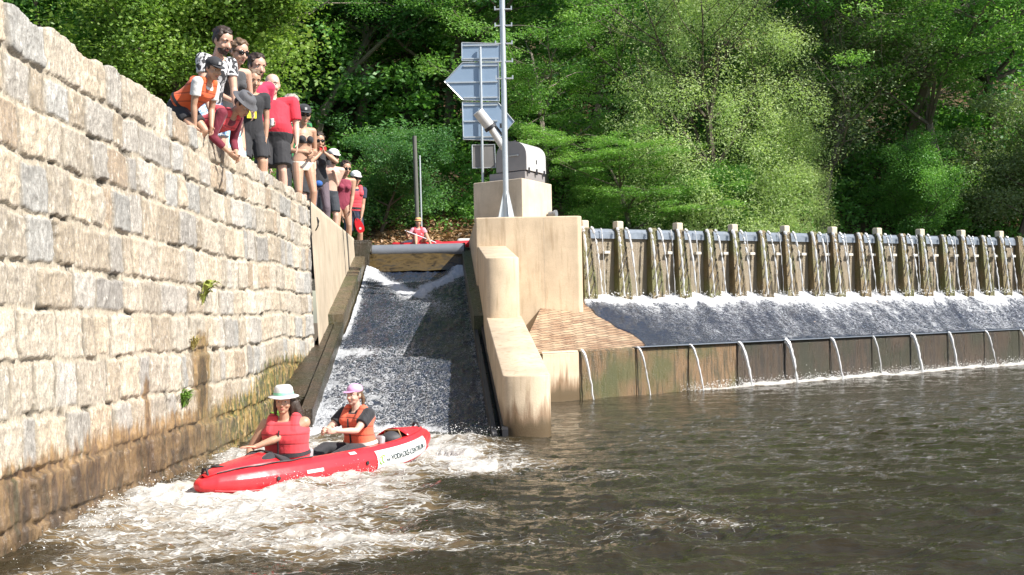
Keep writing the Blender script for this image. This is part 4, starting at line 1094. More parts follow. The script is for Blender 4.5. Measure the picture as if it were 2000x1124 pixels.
class Person:
    def __init__(s, loc, yaw, H, label, lean=5, side=0, twist=0, pelvis=None, sex='m', belly=0, wd=1.0, skinm=SK1,
                 hl=None, hr=None, el=None, er=None, fl=None, fr=None, kl=None, kr=None, hy=0, hp=0, ht=0, vox=.0105,
                 curl=(.35, .35), hdir=(None, None), group=None, hk=1.0, shoe=None, hand_n=(None, None)):
        s.H = H; s.vox = vox; s.sex = sex; s.belly = belly; s.wd = wd; s.sk = skinm
        s.o = empty('person', loc, R(yaw), label, 'person', group)
        P = Vector((0, 0, pelvis if pelvis is not None else .515*H))
        s.P = P
        q = Quaternion((1, 0, 0), R(lean)) ; q = Quaternion((0, 1, 0), R(side)) @ q      # lean>0 tips forward (-Y)
        s.up = q @ Vector((0, 0, 1)); qc = Quaternion(s.up, R(twist)) @ q
        s.fw = q @ Vector((0, -1, 0)); s.lt = q @ Vector((1, 0, 0))
        s.fwc = qc @ Vector((0, -1, 0)); s.ltc = qc @ Vector((1, 0, 0))
        s.L = .300*H; s.Nk = P+s.up*s.L
        sw = (.108 if sex == 'm' else .097)*H*wd
        s.sh = [s.Nk-s.up*.022*H-s.ltc*sw, s.Nk-s.up*.022*H+s.ltc*sw]       # 0 = image left when facing the camera
        # head
        hb = Quaternion((0, 0, 1), R(hy)) @ Quaternion((1, 0, 0), R(hp)) @ Quaternion((0, 1, 0), R(ht))
        s.hq = hb; s.hu = hb @ Vector((0, 0, 1)); s.hf = hb @ Vector((0, -1, 0)); s.hx = hb @ Vector((1, 0, 0))
        nd = (s.up+s.hu).normalized()
        s.hc = s.Nk+nd*.045*H+s.hu*.068*H+s.hf*.012*H
        s.hs = (H*.074 if H > 1.55 else 1.55*.074*(.6+.4*H/1.55))*hk                                    # head half height
        def ik(a, t, l1, l2, hint):
            d = t-a; L = min(d.length, (l1+l2)*.995); dn = d.normalized(); t2 = a+dn*L
            x = (l1*l1-l2*l2+L*L)/(2*L); h = math.sqrt(max(0, l1*l1-x*x)); hn = Vector(hint); hn -= dn*hn.dot(dn)
            hn = hn.normalized() if hn.length > 1e-6 else dn.orthogonal(); return a+dn*x+hn*h, t2
        s.ar = []
        for i, (t, hint) in enumerate(((hr, er), (hl, el))):
            sg = -1 if i == 0 else 1
            if t is None: t = s.sh[i]+Vector((sg*.05*H, -.03*H, -.315*H))
            else: t = Vector(t)
            e, wri = ik(s.sh[i], t, .172*H, .150*H, hint or (sg*.5, .6, -.3)); s.ar.append((s.sh[i], e, wri))
        s.lg = []
        for i, (t, hint) in enumerate(((fr, kr), (fl, kl))):
            sg = -1 if i == 0 else 1; hp_ = P+Vector((sg*.052*H, 0, -.0*H))
            t = Vector(t) if t is not None else Vector((sg*.075*H, .0, .045*H))
            k, an = ik(hp_, t, .247*H, .235*H, hint or (sg*.1, -1, 0)); s.lg.append((hp_, k, an))
        s.hdir = hdir; s.curl = curl; s.shoe = shoe; s.hand_n = hand_n
    def ring(s, t, off=0, fx=1.0):
        H = s.H; w_ = s.sex == 'w'
        ts = [-.22, -.08, .08, .30, .48, .68, .84, .94, 1.0]
        rx = [.070, .094, .098, .084, .080, .094, .100, .078, .040] if not w_ else [.072, .098, .103, .078, .069, .080, .086, .068, .034]
        rf = [.050, .060, .062, .060, .060, .070, .066, .052, .034] if not w_ else [.052, .060, .060, .054, .052, .066, .056, .046, .030]
        rb = [.060, .074, .072, .056, .052, .060, .060, .050, .034]
        rx = np.interp(t, ts, rx)*H*(s.wd**.8)+off; f = np.interp(t, ts, rf)*H+off; b_ = np.interp(t, ts, rb)*H+off
        f += s.belly*.05*H*math.exp(-((t-.35)/.28)**2)
        if s.belly: rx += s.belly*.022*H*math.exp(-((t-.3)/.35)**2); 
        k = min(1, max(0, t)); lx = s.lt.lerp(s.ltc, k).normalized(); fw = s.fw.lerp(s.fwc, k).normalized()
        bend = -s.fw*.0
        return (s.P+s.up*(t*s.L), lx, fw, rx*fx, f*fx, b_*fx)
    def hand(s, B, i):
        H = s.H; sh, e, w_ = s.ar[i]; d = Vector(s.hdir[i]).normalized() if s.hdir[i] else (w_-e).normalized()
        sg = -1 if i == 0 else 1
        nr = Vector(s.hand_n[i]) if s.hand_n[i] else Vector((-sg, 0, .0)); nr = (nr-d*nr.dot(d)); nr = nr.normalized() if nr.length > .1 else d.orthogonal().normalized()   # palm side
        la = d.cross(nr).normalized()*(1 if i == 0 else -1)                        # towards the thumb
        k = H/1.75; cu = s.curl[i]; pc = w_+d*.045*k
        B.loft([(w_-d*.01*k, la, nr, .024*k, .017*k, .017*k), (w_+d*.03*k, la, nr, .034*k, .015*k, .013*k), (w_+d*.075*k, la, nr, .039*k, .014*k, .012*k), (w_+d*.09*k, la, nr, .037*k, .010*k, .010*k)], 14)
        for j, (o_, L) in enumerate(((.030, .066), (.010, .076), (-.010, .070), (-.029, .054))):
            b0 = w_+d*.084*k+la*o_*k; dd = (d+la*o_*2.5).normalized(); p = b0; r = .0088*k
            for q in range(3):
                a = cu*(.5+.4*q)*1.1; dd = (dd*math.cos(a*.8)+nr*math.sin(a*.8)).normalized(); p2 = p+dd*L*k*(.42, .32, .26)[q]; B.cone(p, p2, r, r*.9, 8); p = p2; r *= .9
        tb = w_+d*.025*k+la*.026*k; t1 = tb+(la*.75+d*.6+nr*.25).normalized()*.038*k; t2 = t1+(d*.85+la*.3+nr*(.2+.6*cu)).normalized()*.032*k
        B.cone(tb, t1, .012*k, .010*k, 8); B.cone(t1, t2, .010*k, .008*k, 8)
        s.__dict__.setdefault('palm', {})[i] = (w_+d*.07*k+nr*.025*k, d, nr, la)
    def body(s, arms=True, legs=True):
        H = s.H; B = Blob(); th = 1+(s.wd-1)*.5; f = .92 if s.sex == 'w' else 1
        B.loft([s.ring(t) for t in (-.22, -.08, .08, .2, .32, .48, .6, .72, .84, .94, 1.0)])
        for i in (0, 1):
            sh, e, w_ = s.ar[i]
            B.cone(s.Nk-s.up*.018*H+(sh-s.Nk)*.25, sh, .036*H*f, .035*H*f*th)
            m_ = sh.lerp(e, .4); B.chain([sh, m_, e], [.036*H*f*th, .031*H*f*th, .0235*H*f]); m_ = e.lerp(w_, .3); B.chain([e, m_, w_], [.0235*H*f, .0255*H*f, .0155*H*f])
            s.hand(B, i)
            h, k, a = s.lg[i]; m_ = h.lerp(k, .35); B.chain([h, m_, k], [.050*H*th, .049*H*th, .031*H]); m_ = k.lerp(a, .3); c2 = m_+Vector((0, .008*H, 0))
            B.chain([k, c2, a], [.031*H, .034*H, .0195*H])
            if not s.shoe:
                ft = a+Vector((0, -.085*H, -.026*H)); B.chain([a+Vector((0, .012*H, -.02*H)), a+Vector((0, -.04*H, -.022*H)), ft], [.022*H, .022*H, .016*H])
        if s.sex == 'w':
            for i in (-1, 1):
                c, lx, fw, rx, rf, rb = s.ring(.66); B.ell(c+lx*i*rx*.46+fw*rf*.72, (.034*H, .034*H, .036*H))
        # neck and head
        B.cone(s.Nk-s.up*.03*H, s.hc-s.hu*.03*H-s.hf*.01*H, .034*H*f, .031*H*f)
        hs = s.hs; q = s.hq.to_matrix()
        hp = lambda x, y, z: s.hc+s.hx*x*hs+s.hf*y*hs+s.hu*z*hs
        s.hpnt = hp; s.hs_ = hs
        B.ell(hp(0, -.10, .25), (.66*hs, .80*hs, .72*hs), q); B.ell(hp(0, .10, -.18), (.58*hs, .62*hs, .62*hs), q)
        B.ell(hp(0, .22, -.58), (.42*hs, .42*hs, .34*hs), q); B.ell(hp(0, .50, -.80), (.20*hs, .16*hs, .15*hs), q)      # jaw, chin
        for i in (-1, 1):
            B.ell(hp(i*.64, -.10, -.10), (.08*hs, .16*hs, .22*hs), q); B.ell(hp(i*.34, .47, -.30), (.17*hs, .17*hs, .19*hs), q)
            B.ell(hp(i*.28, .58, .20), (.24*hs, .10*hs, .08*hs), q)                                                     # brow
        B.cone(hp(0, .62, .08), hp(0, .84, -.26), .065*hs, .10*hs, 8); B.ell(hp(0, .76, -.30), (.15*hs, .12*hs, .08*hs), q)
        B.ell(hp(0, .62, -.52), (.20*hs, .10*hs, .085*hs), q)
        s.bodyo = B.build('body', s.sk, s.o, s.vox, 2)
        return s
    def face(s, glasses=None, mouth=True, beard=None, brow=HB):
        hp, hs = s.hpnt, s.hs_
        q = s.hq.to_matrix()
        if mouth:
            b = Blob(); b.ell(hp(0, .705, -.50), (.19*hs, .06*hs, .045*hs), q); b.ell(hp(0, .695, -.585), (.15*hs, .06*hs, .045*hs), q); b.build('mouth', LIP, s.bodyo, hs*.03, 1)
        for i in (-1, 1):
            if not glasses:
                m = MB(); bmesh.ops.create_uvsphere(m.bm, u_segments=12, v_segments=8, radius=.09*hs, matrix=Matrix.Translation(hp(i*.27, .555, .02))); e = m.build('eye', EYEW, s.bodyo, True, ang=180)
                m = MB(); bmesh.ops.create_uvsphere(m.bm, u_segments=10, v_segments=6, radius=.055*hs, matrix=Matrix.Translation(hp(i*.268, .605, .02))); m.build('iris', LENS, e, True, ang=180)
            m = MB(); m.tube([hp(i*.12, .69, .20), hp(i*.28, .68, .25), hp(i*.45, .56, .20)], [.03*hs, .042*hs, .02*hs], 6); m.build('eyebrow', brow, s.bodyo, True)
        if glasses:
            g = MB(); 
            for i in (-1, 1): bmesh.ops.create_uvsphere(g.bm, u_segments=14, v_segments=8, radius=1, matrix=Matrix.Translation(hp(i*.28, .68, .03)) @ q.to_4x4() @ Matrix.Rotation(i*.35, 4, 'Z') @ Matrix.Diagonal((.25*hs, .055*hs, .17*hs, 1)))
            g.tube([hp(-.1, .74, .1), hp(.1, .74, .1)], .03*hs, 6)
            for i in (-1, 1): g.tube([hp(i*.5, .60, .1), hp(i*.70, 0.0, .06)], .028*hs, 6)
            g.build('glasses', glasses, s.o, True)
        if beard:
            b = Blob(); b.ell(hp(0, .27, -.62), (.47*hs, .43*hs, .36*hs), q); b.ell(hp(0, .53, -.80), (.24*hs, .18*hs, .2*hs), q); b.ell(hp(0, .70, -.42), (.24*hs, .075*hs, .05*hs), q)
            b.build('beard', beard, s.o, .006, 1)
        return s
    def hair(s, mat, style='short'):
        hp, hs = s.hpnt, s.hs_; q = s.hq.to_matrix(); b = Blob(); label_ = s.o['label']
        def cap_(k=1.0, dz=0.0, dy=0.0):
            b.ell(hp(0, -.20+dy, .38+dz), (.70*hs*k, .78*hs*k, .69*hs*k), q)
            hr_ = random.Random(int(s.H*1000)+len(label_)); 
            for _ in range(34):
                a_ = hr_.uniform(0, 6.283); e_ = hr_.uniform(-.05, 1.35); dx_, dy_, dz_ = math.cos(a_)*math.cos(e_), math.sin(a_)*math.cos(e_), math.sin(e_)
                if (dy_ > .55 and dz_ < .45) or (dz_ > .2 and (' cap' in label_ or ' hat' in label_)): continue
                b.ell(hp(.66*dx_, -.18+.74*dy_, .38+.66*dz_), (hr_.uniform(.12, .2)*hs, hr_.uniform(.14, .26)*hs, hr_.uniform(.10, .17)*hs), q)
        if style in ('short', 'long', 'bun', 'tail', 'bald'):
            if style == 'bald': b.ell(hp(0, -.36, .16), (.70*hs, .62*hs, .55*hs), q)
            else:
                cap_(); b.ell(hp(0, -.40, -.0), (.66*hs, .52*hs, .55*hs), q)
                for i in (-1, 1): b.ell(hp(i*.58, .02, .12), (.1*hs, .22*hs, .3*hs), q)
        if style == 'long':
            for i in (-1, -.5, 0, .5, 1): b.chain([hp(i*.6, -.35, .0), hp(i*.75, -.5, -.8), hp(i*.7, -.55, -1.7), hp(i*.5+.1, -.45, -2.6)], [.30*hs, .30*hs, .24*hs, .10*hs])
        if style == 'tail': b.chain([hp(0, -.9, .2), hp(.1, -1.15, -.5), hp(.1, -1.1, -1.4)], [.2*hs, .22*hs, .08*hs])
        if style == 'bun': b.ell(hp(0, -.95, .5), (.3*hs, .3*hs, .3*hs), q)
        if style == 'side':   # long wavy hair swept to one shoulder
            cap_(); b.ell(hp(0, -.40, -.0), (.68*hs, .52*hs, .6*hs), q)
            for i in (-1, 1): b.chain([hp(i*.60, .10, .15), hp(i*.66, .02, -.5), hp(i*.66, -.08, -1.0)], [.16*hs, .18*hs, .12*hs])
            for (x, y) in ((.55, -.3), (.8, -.2), (.35, -.5), (.95, -.38)):
                b.chain([hp(x, y, -.2), hp(x+.25, y-.05, -.9), hp(x+.35, y+.05, -1.5), hp(x+.55, y, -2.1), hp(x+.5, y+.1, -2.7)], [.26*hs, .25*hs, .2*hs, .17*hs, .05*hs])
        b.build('hair', mat, s.o, .011 if s.vox > .008 else .008, 2); return s
    def cap(s, mat, name='cap', brim=1.0, mark=None):
        hp, hs = s.hpnt, s.hs_; q = s.hq.to_matrix(); b = Blob(); b.ell(hp(0, -.14, .50), (.74*hs, .86*hs, .60*hs), q); o = b.build(name, mat, s.o, .012, 2)
        m = MB(); n = 10; top = []; 
        for k in range(n+1):
            a = math.pi*k/n; top.append(hp(-.6*math.cos(a), .45+.85*brim*math.sin(a), .42-.10*math.sin(a)))
        m.prism(top, -s.hu*.05*hs); m.build('brim', mat, o, True)
        if mark: m = MB(); m.box((0, 0, 0), (.24*hs, .02, .22*hs)); m.bm.transform(Matrix.Translation(hp(0, .68, .66)) @ q.to_4x4()); m.build('badge', mark, o)
        return o
    def hat(s, mat, band=None, rb=1.25, name='hat', drop=.15, tall=.65):
        hp, hs = s.hpnt, s.hs_; q = s.hq.to_matrix(); m = MB(); n = 32
        prof = [(rb, .44-drop, .0), (rb*.98, .48-drop, 0), (.80, .50, 0), (.76, .55+tall*.35, 0), (.70, .5+tall*.8, 0), (.55, .52+tall, 0), (.0, .48+tall, 0)]
        rows = [[m.bm.verts.new(hp(math.cos(2*math.pi*k/n)*r*1.0, -.12+math.sin(2*math.pi*k/n)*r*1.12, z+(.06*abs(math.cos(2*math.pi*k/n))*(r > 1)))) for k in range(n)] for r, z, _ in prof[:-1]]
        for a, b in zip(rows, rows[1:]):
            for k in range(n): m.bm.faces.new((a[k], a[(k+1) % n], b[(k+1) % n], b[k]))
        m.bm.faces.new(rows[-1]); o = m.build(name, mat, s.o, True, ang=60)
        sol = o.modifiers.new('t', 'SOLIDIFY'); sol.thickness = .006
        if band:
            m = MB(); rows = [[m.bm.verts.new(hp(math.cos(2*math.pi*k/n)*r, -.12+math.sin(2*math.pi*k/n)*r*1.12, z)) for k in range(n)] for r, z in ((.815, .52), (.785, .72))]
            for k in range(n): m.bm.faces.new((rows[0][k], rows[0][(k+1) % n], rows[1][(k+1) % n], rows[1][k]))
            m.build('hat_band', band, o, True)
        return o
    def shirt(s, mat, sleeve=.55, hem=-.16, off=.014, name='shirt', top=.97):
        H = s.H; b = Blob(); ts = [hem]+[t for t in (-.02, .1, .22, .34, .46, .58, .7, .8, .88, .94) if t > hem+.04 and t < top]+[top]
        b.loft([s.ring(t, off+.006*max(0, .3-t)) for t in ts], e=.92)
        for i in (0, 1):
            sh, e, w_ = s.ar[i]
            if sleeve > 0:
                w2 = 1+(s.wd-1)*.5; b.cone(s.Nk-s.up*.026*H+(sh-s.Nk)*.25, sh, .036*H*w2+off*.4, .040*H*w2+off*.3)
                if sleeve <= 1: b.flat(sh-(e-sh)*.05, sh.lerp(e, sleeve), .041*H*w2+off*.3, .038*H*w2+off*.3)
                else: b.cone(sh, e, .042*H, .030*H); b.flat(e, e.lerp(w_, sleeve-1), .031*H, .025*H)
            else:
                b.cone(s.Nk-s.up*.02*H+(sh-s.Nk)*.42, s.Nk-s.up*.12*H+(sh-s.Nk)*.42, .022*H, .03*H)
        if s.sex == 'w':
            for i in (-1, 1):
                c, lx, fw, rx, rf, rb = s.ring(.66); b.ell(c+lx*i*rx*.46+fw*rf*.72, (.034*H+off*.8,)*3)
        return b.build(name, mat, s.o, .012 if s.vox > .008 else .009, 3)
    def vest(s, mat, lo=.10, hi=.93, off=.045, belt=None, zipm=None):
        H = s.H; b = Blob(); ts = [lo, lo+.06]+[t for t in (.3, .42, .54, .66, .78) if t > lo+.1]+[.86, hi]
        b.loft([s.ring(t, off*(.75 if t in (lo, hi) else 1)-(.02 if t > .85 else 0)) for t in ts], e=.85)
        for i in (0, 1):
            sh = s.ar[i][0]; c = s.Nk+(sh-s.Nk)*.60; k_ = 1+(s.wd-1)*.9; b.chain([c+s.fwc*.055*H-s.up*.05*H, c+s.up*.022*H, c-s.fwc*.055*H-s.up*.05*H], [.034*H*k_, .029*H*k_, .034*H*k_])
        o = b.build('life_vest', mat, s.o, .012 if s.vox > .008 else .009, 2)
        if belt:
            for t in (lo+.08,):
                m = MB(); ring = []
                for tt, oo in ((t, off+.008), (t+.075, off+.008)):
                    c, lx, fw, rx, rf, rb = s.ring(tt, oo); n = 36; row = []
                    for k in range(n):
                        a = 2*math.pi*k/n; ca, sa = math.cos(a), math.sin(a); row.append(m.bm.verts.new(c+lx*math.copysign(abs(ca)**.85, ca)*rx+fw*math.copysign(abs(sa)**.85, sa)*(rf if sa > 0 else rb)))
                    ring.append(row)
                for k in range(n): m.bm.faces.new((ring[0][k], ring[0][(k+1) % n], ring[1][(k+1) % n], ring[1][k]))
                bo = m.build('belt', belt, o, True)
                c, lx, fw, rx, rf, rb = s.ring(t+.035, off+.012); m = MB(); m.box((0, 0, 0), (.05, .014, .035), bev=.004)
                m.bm.transform(Matrix.Translation(c+fw*rf) @ s.hq.to_matrix().to_4x4()); m.build('buckle', M_RUBBER, o)
        if zipm:
            for i in (0, 1):
                sh = s.ar[i][0]; c = s.Nk+(sh-s.Nk)*.66; m = MB(); m.tube([c+s.fwc*(.075*H+.0)-s.up*.10*H, c+s.fwc*.062*H-s.up*.03*H, c+s.up*.030*H+s.fwc*.01*H, c-s.fwc*.07*H-s.up*.03*H], .009, 6); m.build('strap', zipm, o, True)
            pts = [s.ring(t, off+.008) for t in np.linspace(lo+.02, .86, 8)]; m = MB(); m.tube([c+fw*rf for c, lx, fw, rx, rf, rb in pts], .008, 6); m.build('zip', zipm, o, True)
        return o
    def shorts(s, mat, frac=.8, off=.016, name='shorts', flare=.012):
        H = s.H; b = Blob(); b.loft([s.ring(t, off) for t in (-.2, -.08, .04, .14)], e=.95); th = 1+(s.wd-1)*.5
        for h, k, a in s.lg:
            if frac <= 1: b.cone(h, h.lerp(k, .3), .052*H*th+off*.7, .05*H*th+off); b.flat(h.lerp(k, .2), h.lerp(k, frac), .052*H*th+off, .042*H*th+off+flare)
            else: b.cone(h, k, .052*H*th+off*.7, .034*H+off); b.flat(k, k.lerp(a, frac-1), .035*H+off, .028*H+off)
        return b.build(name, mat, s.o, .012, 3)
    def briefs(s, mat, name='bikini_bottom'):
        b = Blob(); b.loft([s.ring(t, .008) for t in (-.21, -.12, -.04, .04)], e=.95)
        for i in (0, 1): h = s.lg[i][0]; b.ell(h+Vector((0, .02, 0)), (.05*s.H,)*3)
        return b.build(name, mat, s.o, .011, 2)
    def bikini(s, mat):
        H = s.H; b = Blob(); c, lx, fw, rx, rf, rb = s.ring(.66)
        for i in (-1, 1):
            p = c+lx*i*rx*.46+fw*rf*.74; b.ell(p, (.036*H, .036*H, .036*H)); b.chain([p+s.up*.03*H, s.Nk+lx*i*.035*H-s.up*.0*H], [.008*H, .005*H])
        b.loft([s.ring(.55, .006), s.ring(.61, .006)]); return b.build('bikini_top', mat, s.o, .009, 1)
    def wrap(s, mat, t0=.12, z1=.25, name='towel', off=.03):
        c = s.P; b = Blob(); r0 = s.ring(.12, off); r1 = s.ring(-.1, off+.02); zc = Vector((0, -.02, z1))
        b.loft([r0, r1, (zc, Vector((1, 0, 0)), Vector((0, -1, 0)), .13*s.H, .10*s.H, .10*s.H)]); return b.build(name, mat, s.o, .014, 2)

def edge_d(px, off, z):
    lo, hi = 6, 39
    for _ in range(40):
        mi = (lo+hi)/2
        if proj((float(wall_x(mi))-off, mi, z))[0] < px: lo = mi
        else: hi = mi
    return lo
def stand(px, off):
    d = edge_d(px, off, 4.4); return Vector((float(wall_x(d))-off, d, float(wall_top(d))-TDROP)), d
def crown_H(px, cy, off):
    p, d = stand(px, off); return at(px, cy, d).z-p.z
G = 'people standing on top of the wall'
def crowd():
    CBLK = cloth('black cloth', (.02, .02, .024)); CRED = cloth('red jersey', (.62, .025, .05)); CMAG = cloth('crimson shirt', (.50, .02, .07)); CWHT = cloth('white cotton', (.72, .71, .70))
    CORG = cloth('orange vest fabric', (.80, .13, .035), .25); CPNK = cloth('red vest fabric', (.70, .07, .09), .25); CNAV = cloth('navy cloth', (.02, .028, .06)); CGRY = cloth('charcoal rib knit', (.055, .055, .06))
    CFLO = cloth('blue floral print', (.75, .77, .80), .4, 'floral', (.16, .30, .55), 16); CTOW = cloth('light blue striped towel', (.30, .60, .74), .5, 'stripe', (.75, .80, .82), 3.2)
    CMAR = cloth('maroon swimsuit', (.24, .03, .06)); CBAND = cloth('banded board shorts', (.03, .035, .045), .4, 'bands', (.5, .5, .5), 7); CPUR = cloth('grey purple trousers', (.12, .09, .11)); CPAT = cloth('black and white print', (.03, .03, .035), .4, 'floral', (.6, .6, .62), 9)
    CPEA = cloth('pale patterned swimwear', (.72, .62, .52)); CDRD = cloth('dark red fleece', (.16, .012, .03)); CHAT = cloth('grey hat felt', (.09, .09, .10)); CCAPW = cloth('white cap cloth', (.72, .72, .72), .2); CGRN = cloth('black shirt with green print', (.02, .025, .02), .4, 'floral', (.03, .22, .07), 6)
    YEL = cloth('yellow print', (.75, .72, .03), .1); BADGE = plain('pale badge', (.6, .6, .6), .6)
    # 1 tall man at the top
    p, d = stand(405, .50)
    a = Person(p, 48, 2.2, 'bearded man in a black and white print shirt, highest of the spectators on the wall', lean=24, hy=8, hp=24, hr=(-.2, -.35, .95), hl=(.2, -.42, 1.0), hk=1.12, group=G)
    a.body().face(beard=HB).hair(HB); a.shirt(CPAT); a.shorts(CFLO, .95)
    # 2 child in orange vest, bending over the edge
    p, d = stand(352, .28)
    a = Person(p, 68, 1.66, 'child in an orange life vest and dark cap bending over the wall edge', lean=58, hy=-20, hp=22, hr=(-.12, -.30, .36), hl=(.14, -.36, .40), pelvis=.66, hk=1.12, group=G, skinm=SK2, er=(-.2, .3, .6))
    a.body().face().hair(HB); a.cap(CBLK, mark=BADGE); a.shirt(CWHT, .6, -.05); a.vest(CORG, .05, .95, .045, belt=M_RUBBER); a.shorts(CBLK, .7)
    # 3 woman with sunglasses and towel
    p, d = stand(446, .36)
    a = Person(p, 48, 2.17, 'woman in a charcoal tank top and sunglasses with a light blue towel round her waist', lean=18, hy=2, hp=18, sex='w', hr=(-.2, -.42, 1.2), hl=(.22, -.3, 1.1), hk=1.12, group=G)
    a.body().face(LENS).hair(HL, 'bun'); a.shirt(CGRY, 0, -.1); a.wrap(CTOW)
    # 4 man in crimson
    H = 2.36; p, d = stand(490, .42)
    a = Person(p, 42, H, 'dark bearded man in a crimson T-shirt behind the boy with the yellow print', lean=12, hy=0, hp=16, wd=1.08, hk=1.12, group=G, hr=(-.25, .1, 1.1), hl=(.22, .2, .9))
    a.body().face(beard=HB).hair(HB); a.shirt(CMAG); a.shorts(CBLK, .9)
    # 5 boy
    p, d = stand(491, .26); H = crown_H(497, 151, .26)+.04
    a = Person(p, 25, H, 'boy in a black T-shirt with a yellow print, left of the man in red', lean=8, hy=8, hp=20, hk=1.12, group=G, skinm=SK2, hl=(.22, -.05, .8))
    a.body().face().hair(HL); sh = a.shirt(CBLK); a.shorts(CBLK, .9)
    m = MB(); c, lx, fw, rx, rf, rb = a.ring(.52, .017); m.box((0, 0, 0), (.15, .012, .2), bev=.004); m.bm.transform(Matrix.Translation(c+fw*rf-lx*.03)); m.build('print', YEL, sh)
    # 6 crouching person with grey hat
    p, d = stand(384, .26)
    a = Person(p, 72, 1.85, 'person in dark red with a red vest and grey hat crouching over the wall edge', lean=72, pelvis=.48, hy=-8, hp=48, hr=(-.1, -.52, .16), hl=(.14, -.50, .14), fr=(-.1, .25, .06), fl=(.1, .25, .06), hk=1.12, group=G, skinm=SK2)
    a.body().face().hair(HB); a.hat(CHAT, None, 1.15, tall=.5); a.shirt(CDRD, 1.7, -.1); a.vest(CPNK, .1, .95, .03); a.shorts(CBLK, .9)
    # 7 man in red
    p, d = stand(534, .28); H = crown_H(534, 147, .28)
    print('H', H); a = Person(p, 8, H, 'heavy smiling man in a red T-shirt and black shorts holding a cup', lean=-2, wd=1.36, belly=1.15, hy=4, hp=8, hk=1.12, group=G, skinm=SK3, hr=(-.07, -.34, 1.36), hl=(.42, -.12, .92), er=(-.8, .1, -.5), curl=(.75, .3), hdir=((.85, -.45, .15), None), hand_n=((-.3, -.6, .3), None))
    a.body().face(brow=HG).hair(HG, 'bald'); a.shirt(CRED, .8, -.14, .02); a.shorts(CBLK, .85, .03, flare=.03)
    q = a.palm[0][0]; m = MB(); wm = a.o.matrix_world if False else Matrix.Translation(p) @ Matrix.Rotation(R(8), 4, 'Z')
    cw = wm @ (q+Vector((.01, -.01, -.03))); m.tube([cw, cw+Vector((0, 0, .12))], [.032, .04], 16)
    tag(m.build('drinking_cup', CWHT, None, True), 'pale plastic cup held by the man in the red T-shirt', 'cup')
    # 8 older man behind
    p, d = stand(571, .80); H = crown_H(571, 190, .80)
    a = Person(p, 15, H, 'older man with glasses and green printed shirt half hidden behind the bikini girl', lean=2, hy=-5, hp=12, hk=1.12, group=G, skinm=SK3)
    a.body().face(LENS, brow=HG).hair(HG); a.shirt(CGRN); a.shorts(CBLK, .95, .022)
    # 9 girl in bikini
    p, d = stand(592, .26); H = crown_H(598, 217, .26)
    a = Person(p, 38, H, 'girl in a black cap and bikini with her hand on her stomach', lean=3, sex='w', hy=-14, hp=14, hk=1.12, group=G, skinm=SK2, hr=(.02, -.17, .60*H), er=(-.6, .5, -.2), hl=(.1, -.2, .58*H), wd=.95)
    a.body().face(LENS).hair(HB, 'tail'); a.cap(CBLK, mark=BADGE); a.bikini(CBLK); a.briefs(CPEA)
    # 10 woman with red phone
    p, d = stand(622, .26); H = crown_H(628, 271, .26)
    a = Person(p, 20, H, 'dark haired woman in sunglasses holding up a red phone', lean=4, sex='w', hy=6, hp=10, hk=1.12, group=G, skinm=SK2, hr=(.02, -.30, .80*H), hl=(.09, -.30, .80*H), er=(-.8, 0, -.6), el=(.8, 0, -.6), curl=(.7, .7), hdir=((.35, -.1, 1), (-.35, -.1, 1))); print('H', H)
    a.body().face(LENS).hair(HB, 'long'); a.shirt(CBLK, .3); a.shorts(CPUR, 1.9, .012, 'trousers')
    wm = Matrix.Translation(p) @ Matrix.Rotation(R(20), 4, 'Z'); c = wm @ Vector((.055, -.33, .80*H+.08))
    m = MB(); m.box((0, 0, 0), (.15, .012, .078), bev=.004); m.bm.transform(Matrix.Translation(c) @ Matrix.Rotation(R(20), 4, 'Z')); tag(m.build('phone', cloth('red phone case', (.65, .03, .03), 0)), 'red phone held up by the dark haired woman', 'phone')
    m = Blob(); m.ell((0, 0, 0), (.09, .05, .07)); b_ = m.build('waist_bag', cloth('blue bag', (.02, .10, .35)), a.o, .012); b_.location = (-.02, -.16, .50*H)
    # 10b
    p, d = stand(617, .9); H = crown_H(617, 268, .9)
    a = Person(p, 15, H, 'person in a white cap almost hidden behind the woman with the phone', lean=2, hy=10, hp=10, hk=1.12, group=G)
    a.body().face(LENS).hair(HB); a.cap(CCAPW); a.shirt(CBLK); a.shorts(CBLK)
    # 11 shirtless man
    p, d = stand(641, .25); H = crown_H(650, 306, .25)
    a = Person(p, 25, H, 'bare chested man in a white cap and dark shorts with pale bands', lean=8, side=8, hy=12, hp=12, hk=1.12, group=G, wd=1.05, skinm=SK3, hr=(-.25, -.1, .62*H), er=(-1, .3, 0), hl=(.1, -.25, .72*H))
    a.body().face(LENS, beard=HB).hair(HB); a.cap(CCAPW); a.shorts(CBAND, .85, .024)
    # 12 woman in maroon
    p, d = stand(668, .25); H = crown_H(678, 332, .25)
    a = Person(p, 22, H, 'woman in a maroon swimsuit and sunglasses, second last in the row', lean=8, side=5, sex='w', hy=12, hp=14, hk=1.12, group=G, skinm=SK2, wd=1.1, hr=(-.2, -.06, .47*H), hl=(.2, -.16, .45*H))
    a.body().face(LENS).hair(HB, 'bun'); a.shirt(CMAR, 0, -.2, .008, 'swimsuit')
    # 13 last person with vest and paddle
    p, d = stand(690, .26); H = crown_H(697, 343, .26)
    a = Person(p, 22, H, 'person in white cap, red vest and navy shorts at far end of the wall', lean=8, side=3, hy=10, hp=12, hk=1.12, group=G, skinm=SK2, hl=(.20, -.2, .44*H), curl=(.3, .9))
    a.body().face(LENS).hair(HB); a.cap(CCAPW); a.shirt(CNAV); a.vest(CPNK, .1, .93, .035, belt=M_RUBBER); a.shorts(CNAV, .9, .02)
    c0 = at(693, 420, p.y-.2); c1 = at(700, 434, p.y-.25)
